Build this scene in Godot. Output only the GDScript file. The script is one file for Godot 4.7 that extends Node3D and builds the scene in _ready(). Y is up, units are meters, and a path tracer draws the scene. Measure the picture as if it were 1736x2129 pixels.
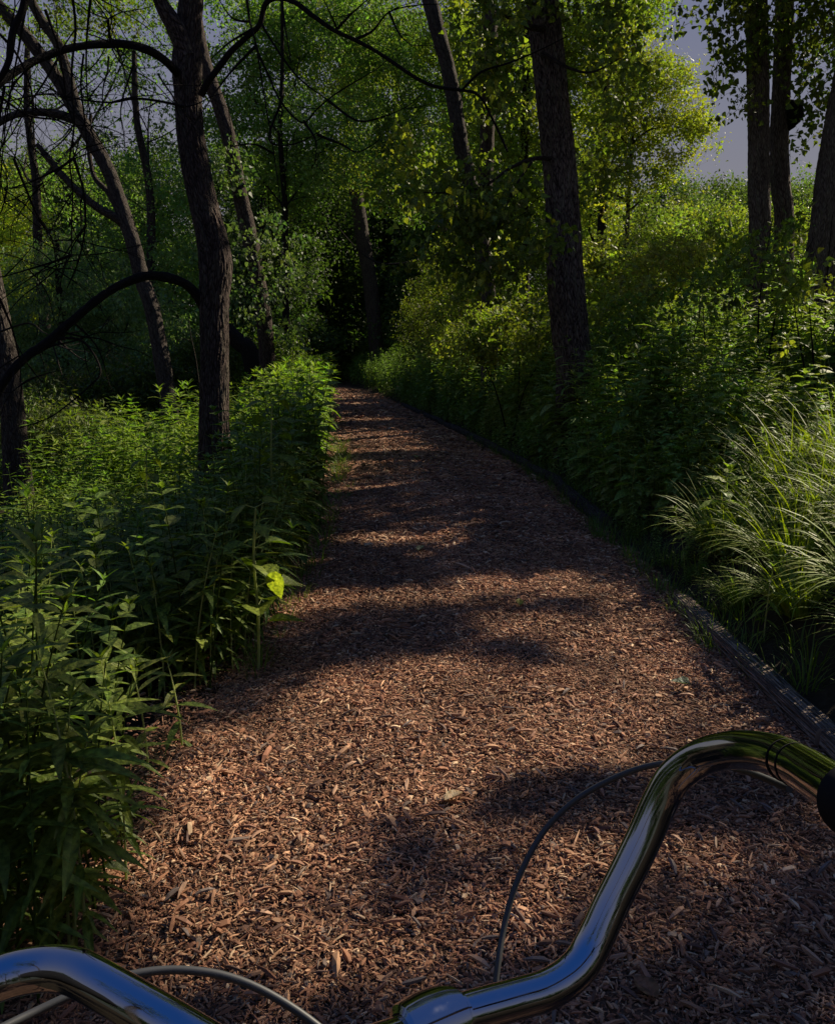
extends Node3D

# ---------------------------------------------------------------- camera constants (a pixel + a depth -> a point in the world)
const TILT := 0.18064
const EYE := 1.5
const FOCAL := 1773.0
var sun_dir := Vector3(0.6275, 0.5736, -0.5265).normalized()
var rng := RandomNumberGenerator.new()
var taken := {}
var noise := FastNoiseLite.new()
var ridge := FastNoiseLite.new()
var M := {}


func px(u: float, v: float, d: float) -> Vector3:
	var y := -(v - 1064.5) / FOCAL * d
	return Vector3((u - 868.0) / FOCAL * d, EYE + y * cos(TILT) - d * sin(TILT), -(d * cos(TILT) + y * sin(TILT)))


func rf(a: float, b: float) -> float:
	return rng.randf_range(a, b)


# ---------------------------------------------------------------- the lie of the land
const MID := [[-6.0, 0.36], [0.0, 0.36], [5.0, 0.40], [10.0, 0.36], [13.0, 0.08], [18.0, -0.58], [27.0, -1.80], [42.0, -4.1], [60.0, -8.5], [80.0, -16.0], [130.0, -40.0]]


func middle(f: float) -> float:
	for i in range(MID.size() - 1):
		if f <= MID[i + 1][0]:
			var t: float = clampf((f - MID[i][0]) / (MID[i + 1][0] - MID[i][0]), 0.0, 1.0)
			var p0: float = MID[maxi(i - 1, 0)][1]
			var p3: float = MID[mini(i + 2, MID.size() - 1)][1]
			return lerpf(MID[i][1], MID[i + 1][1], t) + 0.0 * (p0 + p3)
	return MID[MID.size() - 1][1]


func side(x: float, z: float) -> float:
	return x - middle(-z)


func ground(x: float, z: float) -> float:
	var s := side(x, z)
	var h := 0.0
	if s > 1.3:
		h = 1.5 * (1.0 - exp(-(s - 1.3) * 0.36))
	elif s < -1.2:
		h = -2.2 * (1.0 - exp((s + 1.2) * 0.10))
	if absf(s) > 1.3:
		h += 0.05 * noise.get_noise_2d(x * 30.0, z * 30.0)
	return h


func on(x: float, z: float, up := 0.0) -> Vector3:
	return Vector3(x, ground(x, z) + up, z)


# where the sun reaches the ground of the path through gaps in the crowns: centre x, forward z, half width, half depth
const GAPS := [
	[0.10, 3.34, 1.0, 0.57], [0.55, 3.10, 0.55, 0.24], [-0.25, 2.95, 0.5, 0.2], [0.66, 3.50, 0.50, 0.30], [-0.45, 3.05, 0.40, 0.35], [-0.60, 2.36, 0.34, 0.20], [-0.16, 2.66, 0.46, 0.13],
	[0.84, 5.4, 0.40, 0.26], [-0.2, 5.1, 0.55, 0.24], [0.80, 4.45, 0.45, 0.22], [0.0, 6.8, 0.35, 0.2], [0.3, 8.0, 0.3, 0.12], [-0.3, 9.6, 0.6, 0.12],
	[-0.8, 12.0, 0.9, 0.16], [-0.7, 13.4, 0.9, 0.22], [-1.1, 16.0, 0.8, 0.3], [-1.4, 20.0, 0.9, 0.5], [-2.0, 27.0, 1.0, 0.5], [0.56, 2.30, 0.26, 0.10], [0.42, 1.90, 0.20, 0.06], [-0.32, 1.90, 0.22, 0.06], [-1.22, 3.38, 0.14, 0.14],
	[-1.7, 2.1, 0.62, 0.50], [-2.3, 3.0, 0.5, 0.4], [-4.6, 8.5, 1.1, 1.1], [-3.8, 10.4, 1.5, 1.4], [-3.0, 12.2, 1.5, 2.0], [-6.0, 10.5, 1.6, 1.6], [1.85, 3.3, 0.50, 0.75], [1.6, 4.0, 0.6, 0.75], [2.3, 4.9, 1.1, 1.0], [2.3, 6.0, 0.8, 0.6], [3.4, 8.3, 2.1, 2.5], [4.4, 5.4, 1.5, 1.6], [1.75, 7.4, 0.6, 0.9], [1.6, 9.8, 0.6, 0.9], [2.2, 10.8, 0.9, 0.9], [2.4, 12.5, 1.4, 2.2], [3.0, 20.0, 3.2, 3.4], [1.9, 16.5, 1.5, 1.5], [-0.6, -0.2, 1.2, 0.8],
]


func sunny(p: Vector3) -> bool:
	var x := p.x - sun_dir.x / sun_dir.y * p.y
	var f := -(p.z - sun_dir.z / sun_dir.y * p.y)
	var wob := 0.55 * noise.get_noise_2d(x * 95.0, f * 95.0) + 0.35 * noise.get_noise_2d(x * 260.0 + 50.0, f * 260.0)
	for g in GAPS:
		var a: float = (x - g[0]) / (g[2] + 0.16)
		var b: float = (f - g[1]) / (g[3] + 0.13)
		if a * a + b * b < 1.0 + wob * 1.3:
			return true
	return noise.get_noise_2d(x * 150.0 + 900.0, f * 150.0) > (0.47 if x < middle(f) + 1.1 else 0.14)


# ---------------------------------------------------------------- nodes
func numbered(called: String) -> String:
	var n: int = taken.get(called, 0)
	taken[called] = n + 1
	return called if n == 0 else "%s_%03d" % [called, n]


func thing(called: String, label: String, category: String, at: Vector3, group := "") -> Node3D:
	var o := Node3D.new()
	o.name = numbered(called)
	add_child(o, true)
	o.position = at
	o.set_meta("label", label)
	o.set_meta("category", category)
	if group:
		o.set_meta("group", group)
	return o


func part(called: String, mesh: Mesh, mat: Material, parent: Node3D, world := false) -> MeshInstance3D:
	var o := MeshInstance3D.new()
	o.name = called
	o.mesh = mesh
	o.material_override = mat
	parent.add_child(o, true)
	if world:
		o.position = -parent.position
	return o


func lone(called: String, mesh: Mesh, mat: Material, label: String, category: String, at := Vector3.ZERO, group := "") -> MeshInstance3D:
	var o := MeshInstance3D.new()
	o.name = numbered(called)
	o.mesh = mesh
	o.material_override = mat
	add_child(o, true)
	o.position = at
	o.set_meta("label", label)
	o.set_meta("category", category)
	if group:
		o.set_meta("group", group)
	return o


func setting(called: String, mesh: Mesh, mat: Material) -> MeshInstance3D:
	var o := MeshInstance3D.new()
	o.name = called
	o.mesh = mesh
	o.material_override = mat
	add_child(o, true)
	o.set_meta("kind", "structure")
	return o


func again(src: Node3D, stem: String, at: Vector3, turn: float, size: float, label: String, group := "") -> Node3D:
	var r: Node3D = src.duplicate()
	r.name = numbered(stem)
	add_child(r, true)
	r.position = at
	r.rotation = Vector3(rf(-0.07, 0.07), turn, rf(-0.07, 0.07))
	r.scale = Vector3.ONE * size
	r.set_meta("label", label)
	if group:
		r.set_meta("group", group)
	elif r.has_meta("group"):
		r.remove_meta("group")
	return r


func swarm(called: String, mesh: Mesh, mat: Material, where: Array, tints: Array, parent: Node3D, world := false) -> MultiMeshInstance3D:
	var mm := MultiMesh.new()
	mm.transform_format = MultiMesh.TRANSFORM_3D
	mm.use_colors = true
	mm.mesh = mesh
	mm.instance_count = where.size()
	for i in where.size():
		mm.set_instance_transform(i, where[i])
		mm.set_instance_color(i, tints[i])
	var o := MultiMeshInstance3D.new()
	o.name = called if parent != self else numbered(called)
	o.multimesh = mm
	o.material_override = mat
	parent.add_child(o, true)
	if world:
		o.position = -parent.position
	o.set_meta("kind", "stuff")
	return o


# ---------------------------------------------------------------- mesh helpers
class Geo:
	var v := PackedVector3Array()
	var n := PackedVector3Array()
	var c := PackedColorArray()
	var t := PackedVector2Array()
	var i := PackedInt32Array()

	func tri(a: Vector3, b: Vector3, d: Vector3, col: Color) -> void:
		var nn := (d - a).cross(b - a).normalized()
		var k := v.size()
		v.append(a); v.append(b); v.append(d)
		for q in 3:
			n.append(nn); c.append(col); t.append(Vector2.ZERO)
		i.append(k); i.append(k + 1); i.append(k + 2)

	func tri3(a: Vector3, b: Vector3, d: Vector3, ca: Color, cb: Color, cd: Color) -> void:
		tri(a, b, d, ca)
		c[c.size() - 2] = cb
		c[c.size() - 1] = cd

	func quad(a: Vector3, b: Vector3, d: Vector3, e: Vector3, col: Color) -> void:
		tri(a, b, d, col)
		tri(a, d, e, col)

	func done() -> ArrayMesh:
		var arr := []
		arr.resize(Mesh.ARRAY_MAX)
		arr[Mesh.ARRAY_VERTEX] = v
		arr[Mesh.ARRAY_NORMAL] = n
		arr[Mesh.ARRAY_COLOR] = c
		arr[Mesh.ARRAY_TEX_UV] = t
		arr[Mesh.ARRAY_INDEX] = i
		var m := ArrayMesh.new()
		m.add_surface_from_arrays(Mesh.PRIMITIVE_TRIANGLES, arr)
		return m


func catmull(p: Array, t: float) -> Variant:
	var k := clampi(int(floor(t)), 0, p.size() - 2)
	var f := t - k
	var a = p[maxi(k - 1, 0)]
	var b = p[k]
	var d = p[k + 1]
	var e = p[mini(k + 2, p.size() - 1)]
	return 0.5 * ((2.0 * b) + (d - a) * f + (2.0 * a - 5.0 * b + 4.0 * d - e) * f * f + (3.0 * b - a - 3.0 * d + e) * f * f * f)


# a tube along a smooth line; bark > 0 pushes its surface in and out in long upright furrows (metres)
func tube(g: Geo, pts: Array, rads: Array, sides: int, step: float, bark := 0.0, seed_at := 0.0, col := Color.WHITE, repeat := 1.0, capped := true, knob := 0.0) -> void:
	var line: Array = []
	var size: Array = []
	for s in range(pts.size() - 1):
		var m := maxi(1, int(ceil((pts[s + 1] - pts[s]).length() / step)))
		for q in m:
			line.append(catmull(pts, s + float(q) / m))
			size.append(maxf(0.0005, catmull(rads, s + float(q) / m)))
	line.append(pts[pts.size() - 1])
	size.append(rads[rads.size() - 1])
	var n := line.size()
	var first := g.v.size()
	var along := 0.0
	var dir: Vector3 = (line[1] - line[0]).normalized()
	var side_v := dir.cross(Vector3(0.31, 0.2, 0.93)).normalized()
	for k in n:
		var nd: Vector3 = (line[mini(k + 1, n - 1)] - line[maxi(k - 1, 0)]).normalized()
		side_v = (side_v - nd * side_v.dot(nd)).normalized()
		var up_v := nd.cross(side_v)
		if k > 0:
			along += (line[k] - line[k - 1]).length()
		for q in sides + 1:
			var a := TAU * float(q % sides) / sides
			var o := side_v * cos(a) + up_v * sin(a)
			var r: float = size[k]
			if bark > 0.0:
				var w := Vector3(cos(a) * size[k], along * 0.17, sin(a) * size[k]) * 100.0
				r += bark * (ridge.get_noise_3d(w.x * 0.30 + seed_at, w.y * 0.17, w.z * 0.30) * 0.9 - 0.1) + size[k] * 0.10 * noise.get_noise_3d(w.x * 0.5, along * 40.0 + seed_at, w.z * 0.5)
			if knob > 0.0:
				r += size[k] * knob * noise.get_noise_2d(along * 120.0 + seed_at, a * 6.0)
			g.v.append(line[k] + o * r)
			g.n.append(o)
			g.c.append(col)
			g.t.append(Vector2(float(q) / sides * repeat, along))
	for k in n - 1:
		for q in sides:
			var a := first + k * (sides + 1) + q
			var b := a + sides + 1
			g.i.append(a); g.i.append(b); g.i.append(b + 1)
			g.i.append(a); g.i.append(b + 1); g.i.append(a + 1)
	if bark > 0.0:
		for k in n:
			for q in sides + 1:
				var at := first + k * (sides + 1)
				var l := g.v[at + (q + sides - 1) % sides]
				var rr := g.v[at + (q + 1) % sides]
				var dn := g.v[maxi(at - sides - 1, first) + q]
				var upp := g.v[mini(at + sides + 1, first + (n - 1) * (sides + 1)) + q]
				var nn := (rr - l).cross(upp - dn).normalized()
				if nn.dot(g.n[at + q]) < 0.0:
					nn = -nn
				g.n[at + q] = nn
	if capped:
		for e in 2:
			var row := first + (0 if e == 0 else (n - 1) * (sides + 1))
			var nn: Vector3 = (line[0] - line[1]).normalized() if e == 0 else (line[n - 1] - line[n - 2]).normalized()
			var k0 := g.v.size()
			g.v.append(line[0] if e == 0 else line[n - 1]); g.n.append(nn); g.c.append(col); g.t.append(Vector2.ZERO)
			for q in sides:
				g.v.append(g.v[row + q]); g.n.append(nn); g.c.append(col); g.t.append(Vector2.ZERO)
			for q in sides:
				g.i.append(k0)
				if e == 1:
					g.i.append(k0 + 1 + (q + 1) % sides); g.i.append(k0 + 1 + q)
				else:
					g.i.append(k0 + 1 + q); g.i.append(k0 + 1 + (q + 1) % sides)


# leaf outlines: [along, half width] in leaf lengths
const LANCE := [[0.0, 0.0], [0.1, 0.05], [0.22, 0.078], [0.4, 0.094], [0.58, 0.082], [0.78, 0.046], [1.0, 0.0]]
const OVATE := [[0.0, 0.0], [0.2, 0.24], [0.5, 0.29], [0.8, 0.14], [1.0, 0.0]]
const HEART := [[0.0, 0.03], [0.07, 0.34], [0.28, 0.44], [0.62, 0.22], [1.0, 0.0]]
const SIMPLE := [[0.0, 0.0], [0.45, 0.3], [1.0, 0.0]]
const SLIM := [[0.0, 0.0], [0.45, 0.15], [1.0, 0.0]]
const BROAD := [[0.0, 0.04], [0.05, 0.22], [0.1, 0.33], [0.14, 0.31], [0.22, 0.41], [0.27, 0.385], [0.36, 0.41], [0.41, 0.37], [0.5, 0.36], [0.55, 0.31], [0.64, 0.28], [0.69, 0.22], [0.78, 0.18], [0.83, 0.12], [1.0, 0.0]]


func leaf(g: Geo, xf: Transform3D, shape: Array, droop: float, fold: float, col: Color) -> void:
	var pl := Vector3.ZERO
	var pm := Vector3.ZERO
	var pr := Vector3.ZERO
	var rib := Color(col.r * 1.22, col.g * 1.18, col.b * 1.3)
	var rim := Color(col.r * 0.9, col.g * 0.93, col.b * 0.9)
	for k in shape.size():
		var t: float = shape[k][0]
		var w: float = shape[k][1]
		var y := -droop * t * t
		var l := xf * Vector3(-w, y + fold * w, t)
		var m := xf * Vector3(0.0, y, t)
		var r := xf * Vector3(w, y + fold * w, t)
		if k > 0:
			var w0: float = shape[k - 1][1]
			if w0 > 0.001:
				g.tri3(pl, pm, m, rim, rib, rib)
				g.tri3(pm, pr, m, rib, rim, rib)
			if w > 0.001:
				g.tri3(pl if w0 > 0.001 else pm, m, l, rim, rib, rim)
				g.tri3(pr if w0 > 0.001 else pm, r, m, rim, rim, rib)
		pl = l
		pm = m
		pr = r


func facing(dir: Vector3, up: Vector3, size: float, at: Vector3) -> Transform3D:
	var z := dir.normalized()
	var x := up.cross(z)
	if x.length() < 0.01:
		x = Vector3.RIGHT
	x = x.normalized()
	return Transform3D(Basis(x * size, z.cross(x) * size, z * size), at)


func any_dir() -> Vector3:
	var y := rf(-1.0, 1.0)
	var a := rf(0.0, TAU)
	var r := sqrt(1.0 - y * y)
	return Vector3(r * cos(a), y, r * sin(a))


func shade(a: float, b: float) -> Color:
	var k := rf(a, b)
	return Color(k * rf(0.85, 1.15), k, k * rf(0.8, 1.1))


# a spray of leaves round a few twigs
func spray(n: int, radius: float, size: float, shape: Array, hang: float, twig := true) -> ArrayMesh:
	var g := Geo.new()
	var arms := maxi(2, n / 6)
	for a in arms:
		var d := any_dir()
		d.y = d.y * 0.6
		var end := d * radius
		if twig:
			var g2 := d.cross(Vector3.UP).normalized() * 0.004
			g.quad(Vector3.ZERO - g2, g2, end + g2 * 0.4, end - g2 * 0.4, Color(0.35, 0.25, 0.7))
		for q in n / arms:
			var at := end * rf(0.2, 1.05) + any_dir() * radius * 0.28
			var ld := (d * 0.6 + any_dir()).normalized()
			ld = (ld + Vector3.DOWN * hang).normalized()
			leaf(g, facing(ld, any_dir() + Vector3.UP * 0.8, size * rf(0.7, 1.2), at), shape, rf(0.0, 0.3), rf(0.0, 0.5), shade(0.7, 1.25))
	return g.done()


# ---------------------------------------------------------------- materials
func leafy(rough: float, back: Color) -> StandardMaterial3D:
	var m := StandardMaterial3D.new()
	m.albedo_color = Color.WHITE
	m.vertex_color_use_as_albedo = true
	m.roughness = rough
	m.metallic_specular = 0.4
	m.cull_mode = BaseMaterial3D.CULL_DISABLED
	m.backlight_enabled = true
	m.backlight = back
	return m


func texture_of(f: Callable, w: int, h: int) -> Array:
	var im := Image.create_empty(w, h, false, Image.FORMAT_RGB8)
	var hm := Image.create_empty(w, h, false, Image.FORMAT_RGB8)
	for y in h:
		for x in w:
			var r: Array = (f as Callable).call(x, y)
			im.set_pixel(x, y, r[0])
			hm.set_pixel(x, y, Color(r[1], r[1], r[1]))
	return [ImageTexture.create_from_image(im), ImageTexture.create_from_image(hm)]


func lin(r: float, g: float, b: float) -> Color:
	return Color(r, g, b).linear_to_srgb()


func make_materials() -> void:
	# bark: long ridges between dark furrows, drawn on a seamless sheet that is wrapped round each trunk
	var fr := FastNoiseLite.new()
	fr.seed = 11
	fr.noise_type = FastNoiseLite.TYPE_SIMPLEX_SMOOTH
	fr.frequency = 0.03
	fr.fractal_type = FastNoiseLite.FRACTAL_RIDGED
	fr.fractal_octaves = 3
	var a := fr.get_seamless_image(512, 512)
	var ff := FastNoiseLite.new()
	ff.seed = 12
	ff.frequency = 0.012
	ff.fractal_octaves = 5
	var b := ff.get_seamless_image(512, 512)
	for kind in [["bark_brown", Color(0.125, 0.092, 0.078), Color(0.013, 0.009, 0.008)], ["bark_grey", Color(0.115, 0.094, 0.082), Color(0.022, 0.017, 0.014)], ["bark_ridged", Color(0.235, 0.18, 0.152), Color(0.016, 0.011, 0.010)], ["bark_pale", Color(0.21, 0.17, 0.145), Color(0.04, 0.03, 0.025)], ["bark_dark", Color(0.035, 0.028, 0.025), Color(0.011, 0.009, 0.008)]]:
		var hi: Color = kind[1]
		var lo: Color = kind[2]
		var tx := texture_of(func(x, y):
			var h: float = 1.0 - a.get_pixel(x, y).r
			var s: float = b.get_pixel(x, y).r
			var k := clampf(1.3 * (h - 0.12) + 0.5 * (s - 0.5), 0.0, 1.0)
			var tint := hi.lerp(Color(hi.g * 0.95, hi.g * 1.02, hi.b * 0.8), clampf((s - 0.45) * 1.6, 0.0, 0.5))
			return [lo.lerp(tint, k).linear_to_srgb(), k], 512, 512)
		var m := StandardMaterial3D.new()
		m.albedo_texture = tx[0]
		m.roughness = 0.95
		m.metallic_specular = 0.25
		m.heightmap_enabled = true
		m.heightmap_texture = tx[1]
		m.heightmap_scale = 2.2
		m.uv1_scale = Vector3(1.0, 0.42, 1.0)
		M[kind[0]] = m
	# mulch under the loose chips, and the forest floor
	var fm := FastNoiseLite.new()
	fm.seed = 21
	fm.noise_type = FastNoiseLite.TYPE_CELLULAR
	fm.frequency = 0.05
	fm.cellular_return_type = FastNoiseLite.RETURN_CELL_VALUE
	var cm := fm.get_seamless_image(512, 512)
	for kind in [["mulch", Color(0.17, 0.095, 0.058), Color(0.03, 0.018, 0.012), 1.6], ["soil", Color(0.055, 0.042, 0.026), Color(0.015, 0.012, 0.008), 0.8]]:
		var hi: Color = kind[1]
		var lo: Color = kind[2]
		var tx := texture_of(func(x, y):
			var h: float = cm.get_pixel(x, y).r
			var s: float = b.get_pixel(x, y).r
			var k := clampf(0.75 * h + 0.6 * (s - 0.35), 0.0, 1.0)
			return [lo.lerp(hi, k).linear_to_srgb(), h], 512, 512)
		var m := StandardMaterial3D.new()
		m.albedo_texture = tx[0]
		m.roughness = 1.0
		m.metallic_specular = 0.2
		m.heightmap_enabled = true
		m.heightmap_texture = tx[1]
		m.heightmap_scale = kind[3]
		m.uv1_triplanar = true
		m.uv1_world_triplanar = true
		m.uv1_scale = Vector3.ONE * 1.7
		M[kind[0]] = m
	# weathered timber: fine grain along its length
	var tw := texture_of(func(x, y):
		var s: float = b.get_pixel((x * 9) % 512, y).r
		var t2: float = a.get_pixel((x * 5) % 512, (y * 2) % 512).r
		var k := clampf(0.30 + 1.7 * (s - 0.42) + 0.5 * (t2 - 0.3), 0.0, 1.0)
		return [Color(0.03, 0.023, 0.017).lerp(Color(0.28, 0.215, 0.165), k).linear_to_srgb(), k], 512, 512)
	var tm := StandardMaterial3D.new()
	tm.albedo_texture = tw[0]
	tm.roughness = 0.95
	tm.metallic_specular = 0.25
	tm.heightmap_enabled = true
	tm.heightmap_texture = tw[1]
	tm.heightmap_scale = 1.6
	M.timber = tm
	var ch := StandardMaterial3D.new()
	ch.albedo_color = Color.WHITE
	ch.vertex_color_use_as_albedo = true
	ch.roughness = 0.85
	ch.metallic_specular = 0.35
	M.chip = ch
	M.leaf = leafy(0.52, Color(0.94, 1.0, 0.62))
	# mottled, faintly puckered leaf skin
	var tl := texture_of(func(x, y):
		var q: float = b.get_pixel((x * 2) % 512, (y * 2) % 512).r
		var t3: float = a.get_pixel((x * 2) % 512, (y * 2) % 512).r
		var k := clampf(0.70 + 0.75 * (q - 0.4) + 0.10 * t3, 0.5, 1.0)
		return [Color(clampf(k * (0.92 + 0.25 * q), 0.0, 1.0), k, k * 0.95), clampf(q + 0.3 * t3, 0.0, 1.0)], 256, 256)
	M.leaf.albedo_texture = tl[0]
	M.leaf.albedo_color = Color(1.12, 1.12, 1.12)
	M.leaf.uv1_triplanar = true
	M.leaf.uv1_world_triplanar = true
	M.leaf.uv1_scale = Vector3.ONE * 7.0
	M.leaf.heightmap_enabled = true
	M.leaf.heightmap_texture = tl[1]
	M.leaf.heightmap_scale = 0.35
	M.far_leaf = leafy(0.55, Color(0.94, 1.0, 0.62))
	M.blade = leafy(0.55, Color(0.95, 1.0, 0.4))
	M.stem = leafy(0.5, Color(1.0, 1.0, 0.6))
	var cr := StandardMaterial3D.new()
	cr.albedo_color = lin(0.37, 0.39, 0.43)
	cr.metallic = 1.0
	cr.roughness = 1.0
	var smudge := Image.create_empty(256, 256, false, Image.FORMAT_RGB8)
	for y in 256:
		for x in 256:
			var q: float = 0.045 + 0.10 * clampf(2.2 * (b.get_pixel(x * 2, y * 2).r - 0.5), 0.0, 1.0) + (0.05 if a.get_pixel((x * 2) % 512, (y * 2) % 512).r > 0.93 else 0.0)
			smudge.set_pixel(x, y, Color(q, q, q))
	cr.roughness_texture = ImageTexture.create_from_image(smudge)
	cr.uv1_scale = Vector3(1.0, 6.0, 1.0)
	M.chrome = cr
	var ru := StandardMaterial3D.new()
	ru.albedo_color = lin(0.012, 0.012, 0.013)
	ru.roughness = 0.85
	ru.metallic_specular = 0.2
	M.rubber = ru
	var ca := StandardMaterial3D.new()
	ca.albedo_color = lin(0.032, 0.034, 0.036)
	ca.roughness = 0.5
	M.cable = ca
	var pa := StandardMaterial3D.new()
	pa.albedo_color = lin(0.02, 0.03, 0.06)
	pa.roughness = 0.25
	M.paint = pa


# ---------------------------------------------------------------- trees
# lobes: [u, v, depth, rx, ry, rz, sprays]; each lobe is a cloud of leaf sprays with ragged gaps
func crown(parent: Node3D, lobes: Array, kinds: Array, tint: Color, vary: float, size: float, holes: float, mat: Material, called := "crown", core := 0.0) -> void:
	var where := []
	var tints := []
	for k in kinds:
		where.append([])
		tints.append([])
	for l in lobes:
		var c: Vector3 = l[0]
		var r: Vector3 = l[1]
		var n: int = l[2]
		for q in int(n * (1.6 if mat == M.far_leaf else 1.4 if kinds == M.sprays_small else 1.0)):
			var d := any_dir() * pow(rng.randf(), 0.45)
			if d.length() < core:
				continue
			var p := c + d * r
			var w := noise.get_noise_3d(p.x * 55.0, p.y * 70.0, p.z * 55.0)
			if w < holes - 0.25 * d.length() + 0.12:
				continue
			if p.y < ground(p.x, p.z) + 0.05 or sunny(p):
				continue
			var k := rng.randi_range(0, kinds.size() - 1)
			var b := Basis.from_euler(Vector3(rf(-0.5, 0.5), rf(0.0, TAU), rf(-0.5, 0.5))).scaled(Vector3.ONE * size * rf(0.75, 1.3))
			where[k].append(Transform3D(b, p))
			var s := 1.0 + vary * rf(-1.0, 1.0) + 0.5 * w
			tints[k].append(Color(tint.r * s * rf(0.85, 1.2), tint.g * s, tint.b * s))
	for k in kinds.size():
		if where[k].size():
			swarm(called, kinds[k], mat, where[k], tints[k], parent, true)


func trunk_mesh(pts: Array, rads: Array, sides: int, step: float, bark: float, s: float) -> ArrayMesh:
	var g := Geo.new()
	var circ: float = TAU * rads[rads.size() / 2]
	tube(g, pts, rads, sides, step, bark, s, Color.WHITE, maxf(1.0, roundf(circ / 0.42)))
	return g.done()


func lobe(u: float, v: float, d: float, rx: float, ry: float, rz: float, n: int) -> Array:
	return [px(u, v, d), Vector3(rx, ry, rz), n]


func lobe_at(x: float, y: float, f: float, rx: float, ry: float, rz: float, n: int) -> Array:
	return [Vector3(x, y, -f), Vector3(rx, ry, rz), n]


# bare twigs that keep forking off a limb
func twigs(g: Geo, from: Vector3, dir: Vector3, length: float, r: float, level: int, sag: float) -> void:
	var pts := [from]
	var rads := [r]
	var d := dir.normalized()
	var p := from
	var segs := 5
	for k in segs:
		d = (d + any_dir() * 0.28 + Vector3.DOWN * sag).normalized()
		p = p + d * length / segs
		pts.append(p)
		rads.append(r * (1.0 - 0.75 * float(k + 1) / segs))
	tube(g, pts, rads, 5 if r > 0.006 else 4, length / segs * 0.6, 0.0, 0.0, Color.WHITE, 1.0, false)
	if level > 0:
		for k in rng.randi_range(2, 4):
			var at := rng.randi_range(1, segs)
			twigs(g, pts[at], (d * 0.5 + any_dir()).normalized(), length * rf(0.4, 0.75), rads[at] * 0.7, level - 1, sag)


func limb(g: Geo, pts: Array, r0: float, r1: float) -> void:
	var rads := []
	for k in pts.size():
		rads.append(lerpf(r0, r1, pow(float(k) / (pts.size() - 1), 0.8)))
	tube(g, pts, rads, 12 if r0 > 0.03 else 7, 0.06, 0.008 if r0 > 0.04 else 0.0, rf(0.0, 500.0), Color.WHITE, 1.0, true, 0.18)


func line_px(list: Array, d0: float, d1: float) -> Array:
	var out := []
	for k in list.size():
		out.append(px(list[k][0], list[k][1], lerpf(d0, d1, float(k) / (list.size() - 1))))
	return out


func rooted(pts: Array) -> Array:
	var b: Vector3 = pts[0]
	b.y = ground(b.x, b.z) - 0.15
	pts[0] = b
	return pts


func plain_tree(called: String, label: String, list: Array, d0: float, d1: float, dia0: float, dia1: float, bark: String, group := "") -> Node3D:
	var pts := rooted(line_px(list, d0, d1))
	var rads := []
	for k in pts.size():
		rads.append(lerpf(dia0, dia1, float(k) / (pts.size() - 1)) * 0.5)
	rads[0] = rads[0] * 1.25
	var b: Vector3 = pts[0]
	b.y = ground(b.x, b.z)
	var t := thing(called, label, "tree", b, group)
	part("trunk", trunk_mesh(pts, rads, 72 if d0 < 16.0 else 36, 0.04 if d0 < 16.0 else 0.12, dia0 * 0.045, rf(0.0, 900.0)), M[bark], t, true)
	return t


# a tree of the wood behind: a trunk, forking limbs into its lobes, and its crown
func wood_tree(called: String, label: String, x: float, f: float, height: float, dia: float, lobes: Array, kinds: Array, tint: Color, size: float, holes: float, group := "", bark := "bark_dark", mat := "far_leaf") -> Node3D:
	var z := -f
	var base := on(x, z)
	var t := thing(called, label, "tree", base, group)
	var g := Geo.new()
	var pts := []
	var rads := []
	for k in 7:
		var q := k / 6.0
		pts.append(base + Vector3(rf(-0.25, 0.25) * q, height * q - 0.2, rf(-0.25, 0.25) * q))
		rads.append(dia * 0.5 * (1.15 - 0.8 * q))
	tube(g, pts, rads, 14, 0.4, dia * 0.05, rf(0.0, 900.0), Color.WHITE, 2.0)
	part("trunk", g.done(), M[bark], t, true)
	var gl := Geo.new()
	for l in lobes:
		var c: Vector3 = l[0]
		var at: Vector3 = pts[2 + rng.randi_range(0, 3)]
		if at.y > c.y:
			at = pts[2]
		var mid := at.lerp(c, 0.5) + Vector3(rf(-0.3, 0.3), -0.2 * (c - at).length() * 0.4, rf(-0.3, 0.3))
		tube(gl, [at, mid, c, c + (c - mid) * 0.5 + any_dir() * 0.5], [dia * 0.13, dia * 0.10, dia * 0.05, 0.012], 7, 0.4, 0.0, 0.0, Color.WHITE, 1.0, false)
		for q in 3:
			twigs(gl, mid.lerp(c, rf(0.2, 1.0)), any_dir() + Vector3.UP * 0.4, rf(1.2, 2.4), dia * 0.06, 1, 0.0)
	part("limbs", gl.done(), M[bark], t, true)
	crown(t, lobes, kinds, tint, 0.22, size, holes, M[mat])
	return t


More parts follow.
